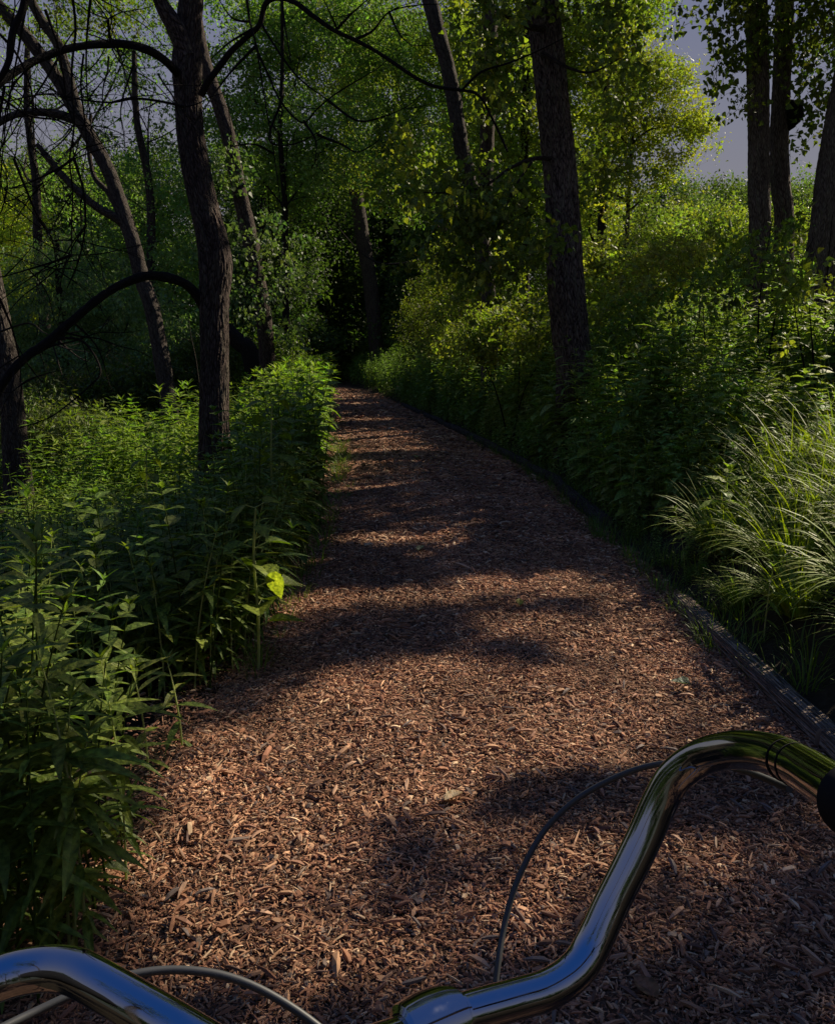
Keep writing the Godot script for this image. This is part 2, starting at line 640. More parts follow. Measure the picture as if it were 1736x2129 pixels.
# ---------------------------------------------------------------- herbs
# a leafy stem: pairs of lance leaves up an upright stalk, a tuft at the tip; returns the stalk and where its leaves sit
func herb(h: float, pairs: int, size: float, lean: float) -> Dictionary:
	var g := Geo.new()
	var lx := rf(-lean, lean)
	var lz := rf(-lean, lean)
	var pts := []
	for k in 6:
		var q := k / 5.0
		pts.append(Vector3(lx * q * q, h * q, lz * q * q))
	tube(g, pts, [0.0045, 0.0042, 0.0038, 0.0032, 0.0026, 0.0015], 5, h / 5.0, 0.0, 0.0, Color(0.46, 0.52, 0.22), 1.0, false)
	var spots := []
	for k in pairs:
		var q := lerpf(0.14, 0.97, pow(float(k) / (pairs - 1), 0.85))
		var at := Vector3(lx * q * q, h * q, lz * q * q)
		var a0 := k * 1.57 + rf(-0.35, 0.35)
		var s := size * (0.55 + 0.75 * sin(PI * clampf(q * 0.9, 0.05, 0.93))) * rf(0.8, 1.15)
		for e in 2:
			var a := a0 + e * PI + rf(-0.25, 0.25)
			var rise := lerpf(-0.25, 0.55, q * q) + rf(-0.15, 0.2)
			spots.append(facing(Vector3(cos(a), rise, sin(a)), Vector3.UP + any_dir() * 0.25, s, at))
	for k in 5:
		var a := k * TAU / 5.0 + rf(0.0, 0.5)
		spots.append(facing(Vector3(cos(a) * 0.6, 0.9, sin(a) * 0.6), Vector3.UP + any_dir() * 0.2, size * rf(0.35, 0.6), Vector3(lx, h, lz)))
	return {"stalk": g, "spots": spots}


func herb_mesh(h: float, pairs: int, size: float, lean: float, shape: Array) -> ArrayMesh:
	var d := herb(h, pairs, size, lean)
	var g: Geo = d.stalk
	for s in d.spots:
		leaf(g, s, shape, rf(0.15, 0.5), rf(0.15, 0.4), shade(0.75, 1.2))
	return g.done()


func herb_thing(called: String, label: String, category: String, at: Vector3, h: float, pairs: int, size: float, lean: float, shapes: Array, tint: Color, group := "") -> Node3D:
	var t := thing(called, label, category, at, group)
	var d := herb(h, pairs, size, lean)
	var g: Geo = d.stalk
	part("stem", g.done(), M.stem, t)
	for s in d.spots:
		var o := part("leaf", shapes[rng.randi_range(0, shapes.size() - 1)], M.leaf, t)
		o.transform = s
	return t


func leaf_meshes(shape: Array, tint: Color, n: int) -> Array:
	var out := []
	for k in n:
		var g := Geo.new()
		var c := shade(0.8, 1.2)
		leaf(g, Transform3D.IDENTITY, shape, rf(0.1, 0.45), rf(0.1, 0.4), Color(c.r * tint.r, c.g * tint.g, c.b * tint.b))
		out.append(g.done())
	return out


func tuft(n: int, length: float, width: float, spread: float, tint: Color, wind: Vector3) -> ArrayMesh:
	var g := Geo.new()
	for k in n:
		var a := rf(0.0, TAU)
		var out := Vector3(cos(a), 0.0, sin(a))
		var at := out * spread * sqrt(rng.randf()) * 0.35
		var l := length * rf(0.55, 1.1)
		var bend := rf(0.25, 1.35)
		var d := (out * rf(0.15, 0.7) + wind * rf(0.0, 0.5) + Vector3.UP).normalized()
		var across := d.cross(out).normalized()
		if across.length() < 0.1:
			across = Vector3.RIGHT
		var p := at
		var w := width * rf(0.6, 1.2)
		var c := shade(0.7, 1.25)
		c = Color(c.r * tint.r, c.g * tint.g, c.b * tint.b)
		for s in 7:
			var q := float(s) / 7.0
			var q2 := float(s + 1) / 7.0
			var np := p + d * l / 7.0
			d = (d + (Vector3.DOWN * 0.32 + out * 0.16 + wind * 0.1) * bend * (0.4 + q)).normalized()
			var w0 := w * (1.0 - q * q)
			var w1 := w * (1.0 - q2 * q2)
			if s < 6:
				g.quad(p - across * w0, p + across * w0, np + across * w1, np - across * w1, c)
			else:
				g.tri(p - across * w0, p + across * w0, np, c)
			p = np
	return g.done()


func chip_mesh(l: float, w: float, h: float) -> ArrayMesh:
	var g := Geo.new()
	var rows := []
	var bend := rf(-0.12, 0.12) * l
	var skew := rf(-0.5, 0.5) * w
	for k in 4:
		var t: float = [-0.5, -0.2, 0.22, 0.5][k] * rf(0.85, 1.1)
		var ww: float = w * 0.5 * [rf(0.15, 0.8), rf(0.75, 1.1), rf(0.75, 1.1), rf(0.1, 0.75)][k]
		var hh: float = h * 0.5 * [rf(0.3, 0.9), rf(0.8, 1.2), rf(0.8, 1.2), rf(0.2, 0.8)][k]
		var o := Vector3(t * l, bend * (1.0 - 4.0 * t * t), skew * t * 2.0)
		rows.append([o + Vector3(0.0, -hh, -ww), o + Vector3(rf(-0.1, 0.1) * l * 0.5, -hh * 0.8, ww), o + Vector3(0.0, hh * rf(0.5, 1.1), ww * rf(0.6, 1.0)), o + Vector3(rf(-0.1, 0.1) * l * 0.5, hh, -ww * rf(0.6, 1.0))])
	for k in 3:
		for q in 4:
			var c := Color.WHITE * rf(0.82, 1.12)
			g.quad(rows[k][q], rows[k][(q + 1) % 4], rows[k + 1][(q + 1) % 4], rows[k + 1][q], c)
	g.quad(rows[0][0], rows[0][3], rows[0][2], rows[0][1], Color.WHITE * 1.1)
	g.quad(rows[3][0], rows[3][1], rows[3][2], rows[3][3], Color.WHITE * 1.1)
	return g.done()


func block(size: Vector3, bevel: float) -> ArrayMesh:
	# a squared timber with worn edges, long axis z, uneven along its length
	var g := Geo.new()
	var prof := []
	var hw := size.x / 2.0
	var hh := size.y / 2.0
	for k in [[-1, -1], [1, -1], [1, 1], [-1, 1]]:
		var sx: float = k[0]
		var sy: float = k[1]
		var a := Vector2(sx * hw, sy * (hh - bevel))
		var b := Vector2(sx * (hw - bevel), sy * hh)
		if sx * sy > 0:
			prof.append(a); prof.append(b)
		else:
			prof.append(b); prof.append(a)
	var n := prof.size()
	var rows := int(size.z / 0.05)
	var first := 0
	for r in rows + 1:
		var z := -size.z / 2.0 + size.z * r / rows
		for q in n + 1:
			var p: Vector2 = prof[q % n]
			var wob := 1.0 + 0.10 * noise.get_noise_3d(p.x * 900.0, p.y * 900.0, z * 120.0) + 0.015 * noise.get_noise_3d(p.x * 2900.0, p.y * 2900.0, z * 500.0)
			g.v.append(Vector3(p.x * wob, p.y * wob, z))
			g.n.append(Vector3(p.x / hw, p.y / hh, 0.0).normalized())
			g.c.append(Color.WHITE)
			g.t.append(Vector2(float(q) / n * 0.8, z * 0.6))
	for r in rows:
		for q in n:
			var a := first + r * (n + 1) + q
			var b := a + n + 1
			g.i.append(a); g.i.append(b); g.i.append(b + 1)
			g.i.append(a); g.i.append(b + 1); g.i.append(a + 1)
	for e in 2:
		var row := 0 if e == 0 else rows * (n + 1)
		for q in range(1, n - 1):
			if e == 0:
				g.tri(g.v[row], g.v[row + q], g.v[row + q + 1], Color.WHITE)
			else:
				g.tri(g.v[row], g.v[row + q + 1], g.v[row + q], Color.WHITE)
	return g.done()


# ================================================================ the scene
func _ready() -> void:
	rng.seed = 7
	noise.seed = 3
	noise.noise_type = FastNoiseLite.TYPE_SIMPLEX_SMOOTH
	noise.frequency = 0.01
	noise.fractal_octaves = 3
	ridge.seed = 5
	ridge.frequency = 0.9
	ridge.fractal_type = FastNoiseLite.FRACTAL_RIDGED
	ridge.fractal_octaves = 2

	var cam := Camera3D.new()
	cam.name = "camera"
	cam.fov = 61.96
	cam.near = 0.03
	cam.far = 900.0
	cam.position = Vector3(0.0, EYE, 0.0)
	cam.rotation = Vector3(-TILT, 0.0, 0.0)
	cam.current = true
	add_child(cam)

	var env := Environment.new()
	var sky := Sky.new()
	var sm := ProceduralSkyMaterial.new()
	sm.sky_top_color = lin(0.012, 0.050, 0.185)
	sm.sky_horizon_color = lin(0.168, 0.155, 0.142)
	sm.sky_curve = 0.42
	sm.ground_horizon_color = lin(0.10, 0.10, 0.08)
	sm.ground_bottom_color = lin(0.04, 0.04, 0.03)
	sky.sky_material = sm
	env.background_mode = Environment.BG_SKY
	env.sky = sky
	env.background_energy_multiplier = 1.0
	env.tonemap_mode = Environment.TONE_MAPPER_LINEAR
	env.tonemap_exposure = 1.75
	env.sdfgi_enabled = true
	env.ssao_enabled = true
	env.ssil_enabled = true
	var we := WorldEnvironment.new()
	we.name = "world_environment"
	we.environment = env
	add_child(we)

	var sun := DirectionalLight3D.new()
	sun.name = "sun"
	sun.light_energy = 1.6
	sun.light_color = Color(1.0, 0.94, 0.84)
	sun.light_angular_distance = 0.5
	sun.shadow_enabled = true
	add_child(sun)
	sun.look_at_from_position(sun_dir * 50.0, Vector3.ZERO)

	make_materials()
	build_land()
	build_near_trees()
	build_wood()
	build_behind()
	build_shrubs()
	build_edging()
	build_herbs()
	build_bicycle()
	build_litter()


# ---------------------------------------------------------------- ground, path, chips
func build_land() -> void:
	var xs := []
	var zs := []
	for k in range(-70, 71):
		var q := k / 70.0
		xs.append(10.0 * q + 290.0 * q * absf(q) * q * q * signf(q) * signf(q))
	for k in range(0, 120):
		var q := k / 119.0
		zs.append(6.0 - 34.0 * q - 370.0 * pow(q, 5.0))
	var g := Geo.new()
	for z in zs:
		for x in xs:
			var s := side(x, z)
			var y := ground(x, z) - (0.07 * (1.0 - smoothstep(1.0, 1.35, absf(s))) if z > -75.0 else 0.0)
			g.v.append(Vector3(x, y, z))
			var e := 0.2
			g.n.append(Vector3(ground(x - e, z) - ground(x + e, z), 2.0 * e, ground(x, z - e) - ground(x, z + e)).normalized())
			g.c.append(Color.WHITE)
			g.t.append(Vector2(x, z))
	var w := xs.size()
	for r in zs.size() - 1:
		for q in w - 1:
			var a := r * w + q
			g.i.append(a); g.i.append(a + w + 1); g.i.append(a + 1)
			g.i.append(a); g.i.append(a + w); g.i.append(a + w + 1)
	setting("ground", g.done(), M.soil)

	var p := Geo.new()
	var n := 0
	var f := -4.0
	var cols := 13
	while f < 78.0:
		for q in cols:
			var s := lerpf(-1.32, 1.32, q / 12.0) + 0.06 * noise.get_noise_2d(f * 60.0, q * 50.0)
			var y := 0.035 * (1.0 - s * s / 1.5) + 0.014 * noise.get_noise_2d(s * 180.0, f * 180.0)
			p.v.append(Vector3(middle(f) + s, y, -f))
			p.n.append(Vector3.UP)
			p.c.append(Color.WHITE)
			p.t.append(Vector2(s, f))
		n += 1
		f += 0.12 if f < 12.0 else 0.5
	for r in n - 1:
		for q in cols - 1:
			var a := r * cols + q
			p.i.append(a); p.i.append(a + cols); p.i.append(a + cols + 1)
			p.i.append(a); p.i.append(a + cols + 1); p.i.append(a + 1)
	var path := setting("path", p.done(), M.mulch)

	# loose wood chips: the 300 that show largest each on its own, the rest as one mass
	var shapes := []
	for k in 8:
		shapes.append(chip_mesh([0.034, 0.024, 0.044, 0.017, 0.029, 0.014, 0.040, 0.024][k], [0.0065, 0.008, 0.0045, 0.007, 0.004, 0.008, 0.008, 0.012][k], [0.005, 0.004, 0.004, 0.005, 0.003, 0.005, 0.006, 0.004][k]))
	var pal := [Color(0.29, 0.145, 0.085), Color(0.41, 0.245, 0.15), Color(0.21, 0.10, 0.062), Color(0.52, 0.38, 0.25), Color(0.10, 0.055, 0.040), Color(0.32, 0.18, 0.11), Color(0.46, 0.36, 0.25), Color(0.16, 0.12, 0.10)]
	var wt := [0, 0, 1, 0, 2, 2, 4, 4, 5, 5, 3, 7, 0, 1, 2, 1]
	var where := []
	var tints := []
	for k in shapes.size():
		where.append([])
		tints.append([])
	for band in [[1.2, 2.6, 20000, 0.60], [2.6, 4.2, 16000, 0.63], [4.2, 6.5, 9500, 0.76], [6.5, 10.0, 3600, 1.15], [10.0, 17.0, 1300, 1.7], [17.0, 40.0, 320, 2.6]]:
		var count := int((band[1] - band[0]) * 2.5 * band[2])
		for q in count:
			var ff := rf(band[0], band[1])
			var s := rf(-1.30, 1.30) if rng.randf() < 0.94 else rng.randfn(0.0, 0.13) - 1.32
			var y := 0.035 * (1.0 - s * s / 1.5) + 0.014 * noise.get_noise_2d(s * 180.0, ff * 180.0) + absf(rng.randfn(0.0, 0.006))
			var k := rng.randi_range(0, 7)
			var size: float = band[3] * exp(rng.randfn(-0.10, 0.42))
			var b := Basis.from_euler(Vector3(rng.randfn(0.0, 0.3), rf(0.0, TAU), rng.randfn(0.0, 0.24))).scaled(Vector3.ONE * size)
			where[k].append(Transform3D(b, Vector3(middle(ff) + s, y, -ff)))
			var c: Color = pal[wt[rng.randi_range(0, 15)]]
			var m := rf(0.8, 1.2) * (1.0 + 0.5 * noise.get_noise_2d(s * 110.0 + 300.0, ff * 110.0))
			tints[k].append(Color(c.r * m * 1.05, c.g * m, c.b * m * 0.92))
	for k in shapes.size():
		swarm("wood_chips", shapes[k], M.chip, where[k], tints[k], path)
	var big := []
	var mats := []
	for k in 6:
		big.append(chip_mesh(rf(0.045, 0.072), rf(0.008, 0.015), rf(0.005, 0.009)))
		var cm := StandardMaterial3D.new()
		var c: Color = pal[[0, 1, 5, 4, 2, 7][k]]
		cm.albedo_color = c.linear_to_srgb()
		cm.vertex_color_use_as_albedo = true
		cm.roughness = 0.85
		mats.append(cm)
	for k in 300:
		var ff := 1.35 + 2.3 * pow(rng.randf(), 1.3)
		var s := rf(-1.25, 1.25)
		var o := part("wood_chip", big[k % 6], mats[rng.randi_range(0, 5)], path)
		o.transform = Transform3D(Basis.from_euler(Vector3(rng.randfn(0.0, 0.25), rf(0.0, TAU), rng.randfn(0.0, 0.18))).scaled(Vector3.ONE * rf(0.7, 1.15)), Vector3(middle(ff) + s, 0.035 * (1.0 - s * s / 1.5) + 0.012 + 0.01 * rng.randf(), -ff))


# ---------------------------------------------------------------- the trees one can tell apart
func build_near_trees() -> void:
	var heart_sprays := [spray(22, 0.34, 0.085, HEART, 0.7), spray(18, 0.30, 0.09, HEART, 0.8), spray(26, 0.38, 0.08, HEART, 0.6)]
	M.sprays_heart = heart_sprays
	M.sprays_shade = [spray(12, 0.17, 0.085, HEART, 0.7), spray(14, 0.19, 0.08, HEART, 0.6), spray(12, 0.18, 0.09, HEART, 0.8)]
	M.sprays_far = [spray(34, 0.5, 0.13, SIMPLE, 0.3), spray(30, 0.55, 0.12, SIMPLE, 0.4), spray(38, 0.48, 0.12, SIMPLE, 0.2)]
	M.sprays_slim = [spray(34, 0.5, 0.16, SLIM, 0.8), spray(38, 0.55, 0.15, SLIM, 0.9)]
	M.sprays_small = [spray(30, 0.36, 0.075, SIMPLE, 0.1), spray(26, 0.32, 0.08, OVATE, 0.1), spray(30, 0.4, 0.07, SIMPLE, 0.2)]

	# 1: the dark trunk left of the path with two arching bare limbs
	var list := [[449, 1010], [446, 900], [446, 800], [446, 700], [446, 620], [449, 555], [441, 495], [425, 430], [408, 350], [396, 270], [391, 200], [389, 130], [393, 60], [399, -20], [404, -140], [410, -320], [430, -560]]
	var pts := rooted(line_px(list, 9.8, 9.8))
	var wide := [80, 61, 59, 58, 59, 65, 60, 56, 56, 55, 55, 60, 51, 49, 47, 42, 33]
	var rads := []
	for k in wide.size():
		rads.append(wide[k] * 0.5 / FOCAL * 9.8)
	var b: Vector3 = pts[0]
	b.y = ground(b.x, b.z)
	var t := thing("dead_limbed_tree", "dark furrowed trunk left of the path with two bare limbs arching down to the left", "tree", b)
	part("trunk", trunk_mesh(pts, rads, 110, 0.03, 0.015, 10.0), M.bark_brown, t, true)
	var g := Geo.new()
	limb(g, line_px([[392, 120], [366, 60], [337, 10], [318, -50], [290, -160], [270, -300]], 9.75, 9.4), 0.115, 0.06)
	part("fork", g.done(), M.bark_brown, t, true)
	g = Geo.new()
	limb(g, line_px([[385, 160], [366, 148], [345, 128], [310, 105], [262, 92], [200, 93], [135, 103], [70, 128], [10, 165], [-50, 225]], 9.8, 8.2), 0.048, 0.033)
	for k in 7:
		var at: Vector3 = px(lerpf(20, 330, k / 6.0), lerpf(155, 112, sin(PI * k / 6.0)), lerpf(8.5, 9.5, k / 6.0))
		twigs(g, at, Vector3(rf(-0.5, 0.3), rf(-1.0, 0.8), rf(-0.3, 0.5)), rf(0.8, 1.8), 0.012, 2, 0.12)
	part("limb", g.done(), M.bark_dark, t, true)
	g = Geo.new()
	limb(g, line_px([[425, 640], [398, 600], [360, 580], [310, 573], [262, 588], [205, 622], [150, 668], [100, 712], [52, 745], [5, 800], [-40, 900]], 9.8, 8.6), 0.056, 0.038)
	for k in 6:
		var at: Vector3 = px(lerpf(30, 150, k / 5.0), lerpf(770, 668, k / 5.0), lerpf(8.8, 9.0, k / 5.0))
		twigs(g, at, Vector3(rf(-0.6, 0.6), rf(-0.9, 0.2), rf(-0.2, 0.5)), rf(0.6, 1.3), 0.011, 2, 0.1)
	limb(g, line_px([[120, 705], [165, 705], [195, 735], [210, 775], [190, 800], [150, 835], [100, 870], [40, 890]], 8.8, 8.6), 0.014, 0.006)
	part("limb", g.done(), M.bark_dark, t, true)
	# the long limb that climbs to the right and comes down again across the path
	g = Geo.new()
	limb(g, line_px([[418, 200], [432, 172], [452, 145], [480, 108], [505, 84], [540, 52], [551, 10], [575, -4], [613, 5], [655, 36], [697, 64], [740, 84], [781, 106], [823, 134], [865, 162], [905, 180], [955, 187], [995, 198], [1025, 250], [1055, 315]], 9.7, 8.8), 0.04, 0.012)
	for l in [
		[[513, -10], [520, 45], [533, 95], [550, 200], [570, 320], [585, 430]], [[533, 95], [537, 110], [560, 160], [585, 213], [629, 255], [660, 226], [697, 196], [747, 165], [789, 140], [805, 122]],
		[[545, 50], [562, 81], [607, 146], [640, 178], [680, 207], [720, 240]], [[702, 64], [690, 35], [669, -10]], [[703, 58], [735, 25], [775, -10]], [[741, 81], [775, 64], [809, 25], [865, 11], [920, 8]],
		[[520, 45], [484, 38], [453, -5]], [[525, 60], [475, 90], [439, 123]], [[586, 3], [592, 50], [598, 84], [605, 130]], [[632, 252], [657, 294], [655, 340]], [[680, 207], [740, 250], [790, 245], [840, 225]],
		[[585, 213], [560, 290], [610, 300], [680, 265]], [[809, 25], [830, 70], [855, 95]], [[660, 280], [710, 300], [745, 316], [790, 290]], [[533, 95], [480, 150], [440, 205], [417, 240]], [[570, 320], [530, 300], [480, 305]],
	]:
		limb(g, line_px(l, 9.3, 9.0), 0.016, 0.004)
		for k in 2:
			var e: Array = l[1 + rng.randi_range(0, l.size() - 2)]
			twigs(g, px(e[0], e[1], 9.1), Vector3(rf(-1, 1), rf(-1, 0.6), rf(-0.3, 0.3)), rf(0.3, 0.7), 0.005, 1, 0.05)
	limb(g, line_px([[960, 188], [1000, 150], [1060, 130], [1120, 105], [1180, 75]], 8.9, 8.6), 0.014, 0.006)
	part("limb", g.done(), M.bark_dark, t, true)
	# a loose tangle of dead twigs in the upper left
	g = Geo.new()
	for l in [[[70, -30], [52, 30], [40, 100], [25, 180], [8, 300], [0, 420]], [[150, -20], [158, 60], [150, 150], [155, 260], [146, 330], [152, 400], [150, 470], [150, 530]], [[95, 20], [120, 90], [130, 140], [140, 210], [155, 260]], [[190, -10], [182, 70], [180, 150], [184, 210]],
		[[225, 40], [232, 95], [250, 130]], [[385, 222], [330, 210], [280, 205], [230, 213], [170, 207], [110, 195], [40, 205], [-20, 225]], [[152, 330], [120, 352], [60, 380], [10, 395]], [[150, 530], [110, 545], [60, 560], [10, 575]], [[155, 330], [175, 400], [178, 470], [165, 540], [140, 600]],
		[[-10, 60], [40, 120], [70, 210], [60, 300], [90, 380]], [[0, 200], [60, 240], [120, 250], [150, 270]], [[30, 330], [75, 440], [110, 500], [118, 560]], [[0, 620], [25, 680], [40, 740], [45, 800]], [[10, 180], [-5, 300], [10, 420]]]:
		limb(g, line_px(l, 8.0, 8.4), 0.014, 0.005)
		for k in 7:
			var e: Array = l[rng.randi_range(0, l.size() - 1)]
			twigs(g, px(e[0], e[1], 8.2), Vector3(rf(-1, 1), rf(-0.9, 0.7), rf(-0.3, 0.3)), rf(0.4, 1.1), 0.007, 2, 0.06)
	limb(g, line_px([[60, -40], [48, 20], [30, 60], [18, 130], [-10, 180]], 7.6, 7.6), 0.035, 0.024)
	part("dead_twigs", g.done(), M.bark_dark, t, true)
	g = Geo.new()
	for l in [[[0, 690], [60, 672], [90, 690], [110, 700]], [[88, 718], [110, 712], [125, 700], [150, 692], [172, 688]], [[110, 712], [140, 725], [185, 732]], [[120, 705], [160, 740], [185, 752]], [[110, 712], [118, 740], [130, 780]]]:
		limb(g, line_px(l, 9.6, 9.4), 0.012, 0.005)
	part("pale_twigs", g.done(), M.bark_grey, t, true)

	# 2: the leaning trunk farther left
	t = plain_tree("leaning_tree", "tall grey trunk leaning left behind the arching dark limb", [[366, 930], [352, 850], [338, 752], [316, 640], [297, 585], [280, 515], [260, 452], [244, 405], [224, 350], [179, 268], [151, 218], [112, 152], [56, 76], [0, 14], [-70, -60]], 17.0, 17.0, 0.33, 0.22, "bark_grey")
	g = Geo.new()
	limb(g, line_px([[165, 240], [140, 150], [120, 90], [84, 36], [50, -30]], 17.0, 16.6), 0.11, 0.08)
	limb(g, line_px([[262, 470], [240, 452], [202, 430], [157, 392], [118, 350], [78, 300]], 17.0, 16.6), 0.10, 0.05)
	limb(g, line_px([[255, 450], [225, 400], [196, 365], [185, 300], [190, 240]], 17.0, 17.4), 0.07, 0.03)
	limb(g, line_px([[160, 250], [112, 236], [56, 234], [10, 248], [-40, 280]], 17.0, 16.4), 0.09, 0.06)
	part("limbs", g.done(), M.bark_grey, t, true)
	crown(t, [lobe(40, -120, 17, 3.0, 2.0, 3.0, 160), lobe(170, -60, 18, 2.0, 1.2, 2.0, 60)], M.sprays_small, Color(0.15, 0.21, 0.03), 0.2, 1.2, -0.2, M.leaf)

	# 3: the thin one just right of the dark trunk
	t = plain_tree("slender_tree", "slender brown trunk leaning left just behind the dark furrowed trunk", [[560, 800], [556, 740], [546, 640], [532, 560], [520, 495], [504, 425], [489, 350], [476, 285], [455, 215], [436, 165], [418, 100], [400, 0]], 19.0, 19.0, 0.36, 0.28, "bark_brown")
	crown(t, [lobe(560, 560, 18.2, 0.9, 1.5, 0.9, 70), lobe(600, 650, 18.4, 0.7, 0.8, 0.7, 40), lobe(500, 330, 18.5, 0.7, 0.8, 0.7, 16)], heart_sprays, Color(0.11, 0.18, 0.085), 0.2, 1.15, -0.1, M.leaf)

	# 4: left edge
	t = plain_tree("edge_tree", "grey trunk cut by the left edge of the view, leaning out of it", [[34, 960], [28, 860], [14, 750], [-8, 630], [-35, 490], [-70, 300]], 13.0, 13.0, 0.36, 0.28, "bark_grey")

	# 5: dark slanting stump behind
	plain_tree("slanting_stem", "short black stem slanting up to the left behind the dark furrowed trunk", [[545, 800], [524, 745], [498, 712], [474, 688], [450, 640], [432, 560]], 21.0, 21.0, 0.44, 0.34, "bark_dark")

	# 6: the trunk where the path bends
	t = plain_tree("bend_tree", "slim straight grey trunk right of the far bend of the path", [[792, 800], [786, 750], [779, 680], [770, 586], [757, 510], [746, 440], [738, 380], [730, 310], [724, 230], [716, 120], [706, 0]], 46.0, 46.0, 0.80, 0.66, "bark_grey")
	crown(t, [lobe(735, 210, 43, 2.2, 4.4, 2.2, 300), lobe(660, 120, 44, 2.8, 3.0, 2.8, 200), lobe(790, 150, 43, 2.2, 2.7, 2.2, 160), lobe(760, 330, 42, 1.9, 1.7, 1.9, 110), lobe(690, 20, 44, 4.4, 3.0, 3.6, 260)], M.sprays_far, Color(0.28, 0.36, 0.06), 0.2, 1.3, -0.15, M.leaf)

	# 7 and 8: two trunks behind the hanging leaves
	t = plain_tree("tilted_tree", "narrow trunk tilting left among the pale leaves right of the path", [[1022, 760], [1016, 650], [1005, 540], [990, 440], [960, 310], [949, 240], [933, 150], [913, 75], [893, 0], [870, -90]], 17.0, 17.0, 0.32, 0.28, "bark_grey")
	crown(t, [lobe(1020, 20, 16.4, 0.7, 0.8, 0.8, 30), lobe(880, 380, 16.3, 0.8, 0.7, 0.8, 40), lobe(860, 300, 16.8, 0.6, 0.8, 0.6, 26)], heart_sprays, Color(0.28, 0.36, 0.06), 0.2, 1.2, -0.1, M.leaf)
	t = plain_tree("hidden_tree", "upright trunk half hidden by hanging leaves beside the main right trunk", [[1010, 760], [1006, 640], [1004, 500], [1008, 400], [1014, 250], [1019, 125], [1018, 0], [1016, -100]], 18.5, 18.5, 0.32, 0.30, "bark_brown")
	crown(t, [lobe(1010, 430, 17.2, 0.8, 1.2, 0.8, 60), lobe(1060, 120, 17.5, 1.2, 1.4, 1.2, 70), lobe(990, 110, 18, 0.5, 1.0, 0.6, 24)], heart_sprays, Color(0.28, 0.36, 0.06), 0.2, 1.2, -0.1, M.leaf)

	# 9: the great trunk on the right of the path, with a low bough of hanging heart-shaped leaves
	list = [[1200, 850], [1194, 770], [1185, 690], [1176, 590], [1172, 500], [1167, 400], [1160, 320], [1152, 245], [1140, 125], [1128, 25], [1118, -70], [1104, -220], [1085, -420], [1070, -700]]
	pts = rooted(line_px(list, 11.0, 11.0))
	wide = [96, 74, 73, 71, 70, 68, 67, 66, 65, 63, 60, 54, 46, 36]
	rads = []
	for k in wide.size():
		rads.append(wide[k] * 0.5 / FOCAL * 11.0)
	b = pts[0]
	b.y = ground(b.x, b.z)
	t = thing("cottonwood_tree", "thick dark deeply furrowed trunk on the right bank beside the path", "tree", b)
	part("trunk", trunk_mesh(pts, rads, 120, 0.03, 0.022, 55.0), M.bark_ridged, t, true)
	g = Geo.new()
	limb(g, line_px([[1150, 330], [1110, 330], [1060, 350], [1010, 385], [950, 400], [880, 400]], 10.9, 9.6), 0.03, 0.008)
	limb(g, line_px([[1110, 330], [1070, 390], [1040, 460], [1010, 520]], 10.4, 9.8), 0.018, 0.006)
	limb(g, line_px([[1128, 110], [1180, 140], [1230, 150], [1290, 120]], 10.8, 10.0), 0.03, 0.008)
	limb(g, line_px([[1130, 60], [1080, 50], [1020, 10], [960, -40]], 10.8, 9.8), 0.04, 0.015)
	part("bough", g.done(), M.bark_brown, t, true)
	crown(t, [lobe(1030, 400, 10.2, 0.50, 0.5, 0.5, 34), lobe(1000, 480, 9.9, 0.65, 0.6, 0.6, 42), lobe(930, 420, 9.8, 0.55, 0.35, 0.5, 20), lobe(1120, 500, 10.0, 0.30, 0.35, 0.3, 9), lobe(1010, 580, 9.8, 0.45, 0.3, 0.4, 12), lobe(880, 415, 9.6, 0.35, 0.2, 0.3, 8), lobe(920, 520, 9.8, 0.35, 0.25, 0.3, 8),
		lobe(1270, 100, 10.6, 0.45, 0.45, 0.6, 16), lobe(1190, -20, 10.6, 1.1, 0.3, 1.0, 36), lobe(1040, 30, 10.0, 0.35, 0.5, 0.6, 16), lobe(1280, 230, 11.6, 0.3, 0.7, 0.4, 14), lobe(1240, 380, 11.8, 0.25, 0.6, 0.4, 12), lobe(1020, 160, 10.3, 0.3, 0.7, 0.4, 16)], heart_sprays, Color(0.17, 0.24, 0.045), 0.2, 1.0, -0.3, M.leaf)
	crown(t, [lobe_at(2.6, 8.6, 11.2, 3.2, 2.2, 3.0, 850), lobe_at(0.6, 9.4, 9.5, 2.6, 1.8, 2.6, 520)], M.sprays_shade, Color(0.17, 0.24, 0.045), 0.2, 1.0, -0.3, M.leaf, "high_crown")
	var hearts := []
	for tint in [Color(0.26, 0.32, 0.04), Color(0.18, 0.26, 0.06), Color(0.30, 0.34, 0.035), Color(0.15, 0.23, 0.07)]:
		hearts.append_array(leaf_meshes(HEART, tint, 3))
	for k in 290:
		var l: Array = [[1040, 390, 10.1, 65, 60], [1000, 480, 9.7, 90, 75], [930, 410, 9.5, 80, 30], [1130, 500, 9.8, 40, 50], [1010, 585, 9.6, 55, 30], [1270, 100, 10.0, 50, 50], [1030, 130, 10.0, 40, 90], [1060, 20, 10.0, 60, 30]][rng.randi_range(0, 7)]
		var at := px(l[0] + rng.randfn(0.0, 0.6) * l[3], l[1] + rng.randfn(0.0, 0.6) * l[4], l[2] + rf(-0.25, 0.25))
		var o := part("leaf", hearts[rng.randi_range(0, hearts.size() - 1)], M.leaf, t)
		var xf := facing(Vector3(rf(-0.6, 0.6), -1.0, rf(-0.5, 0.5)), any_dir(), rf(0.075, 0.12), at)
		xf.origin -= t.position
		o.transform = xf

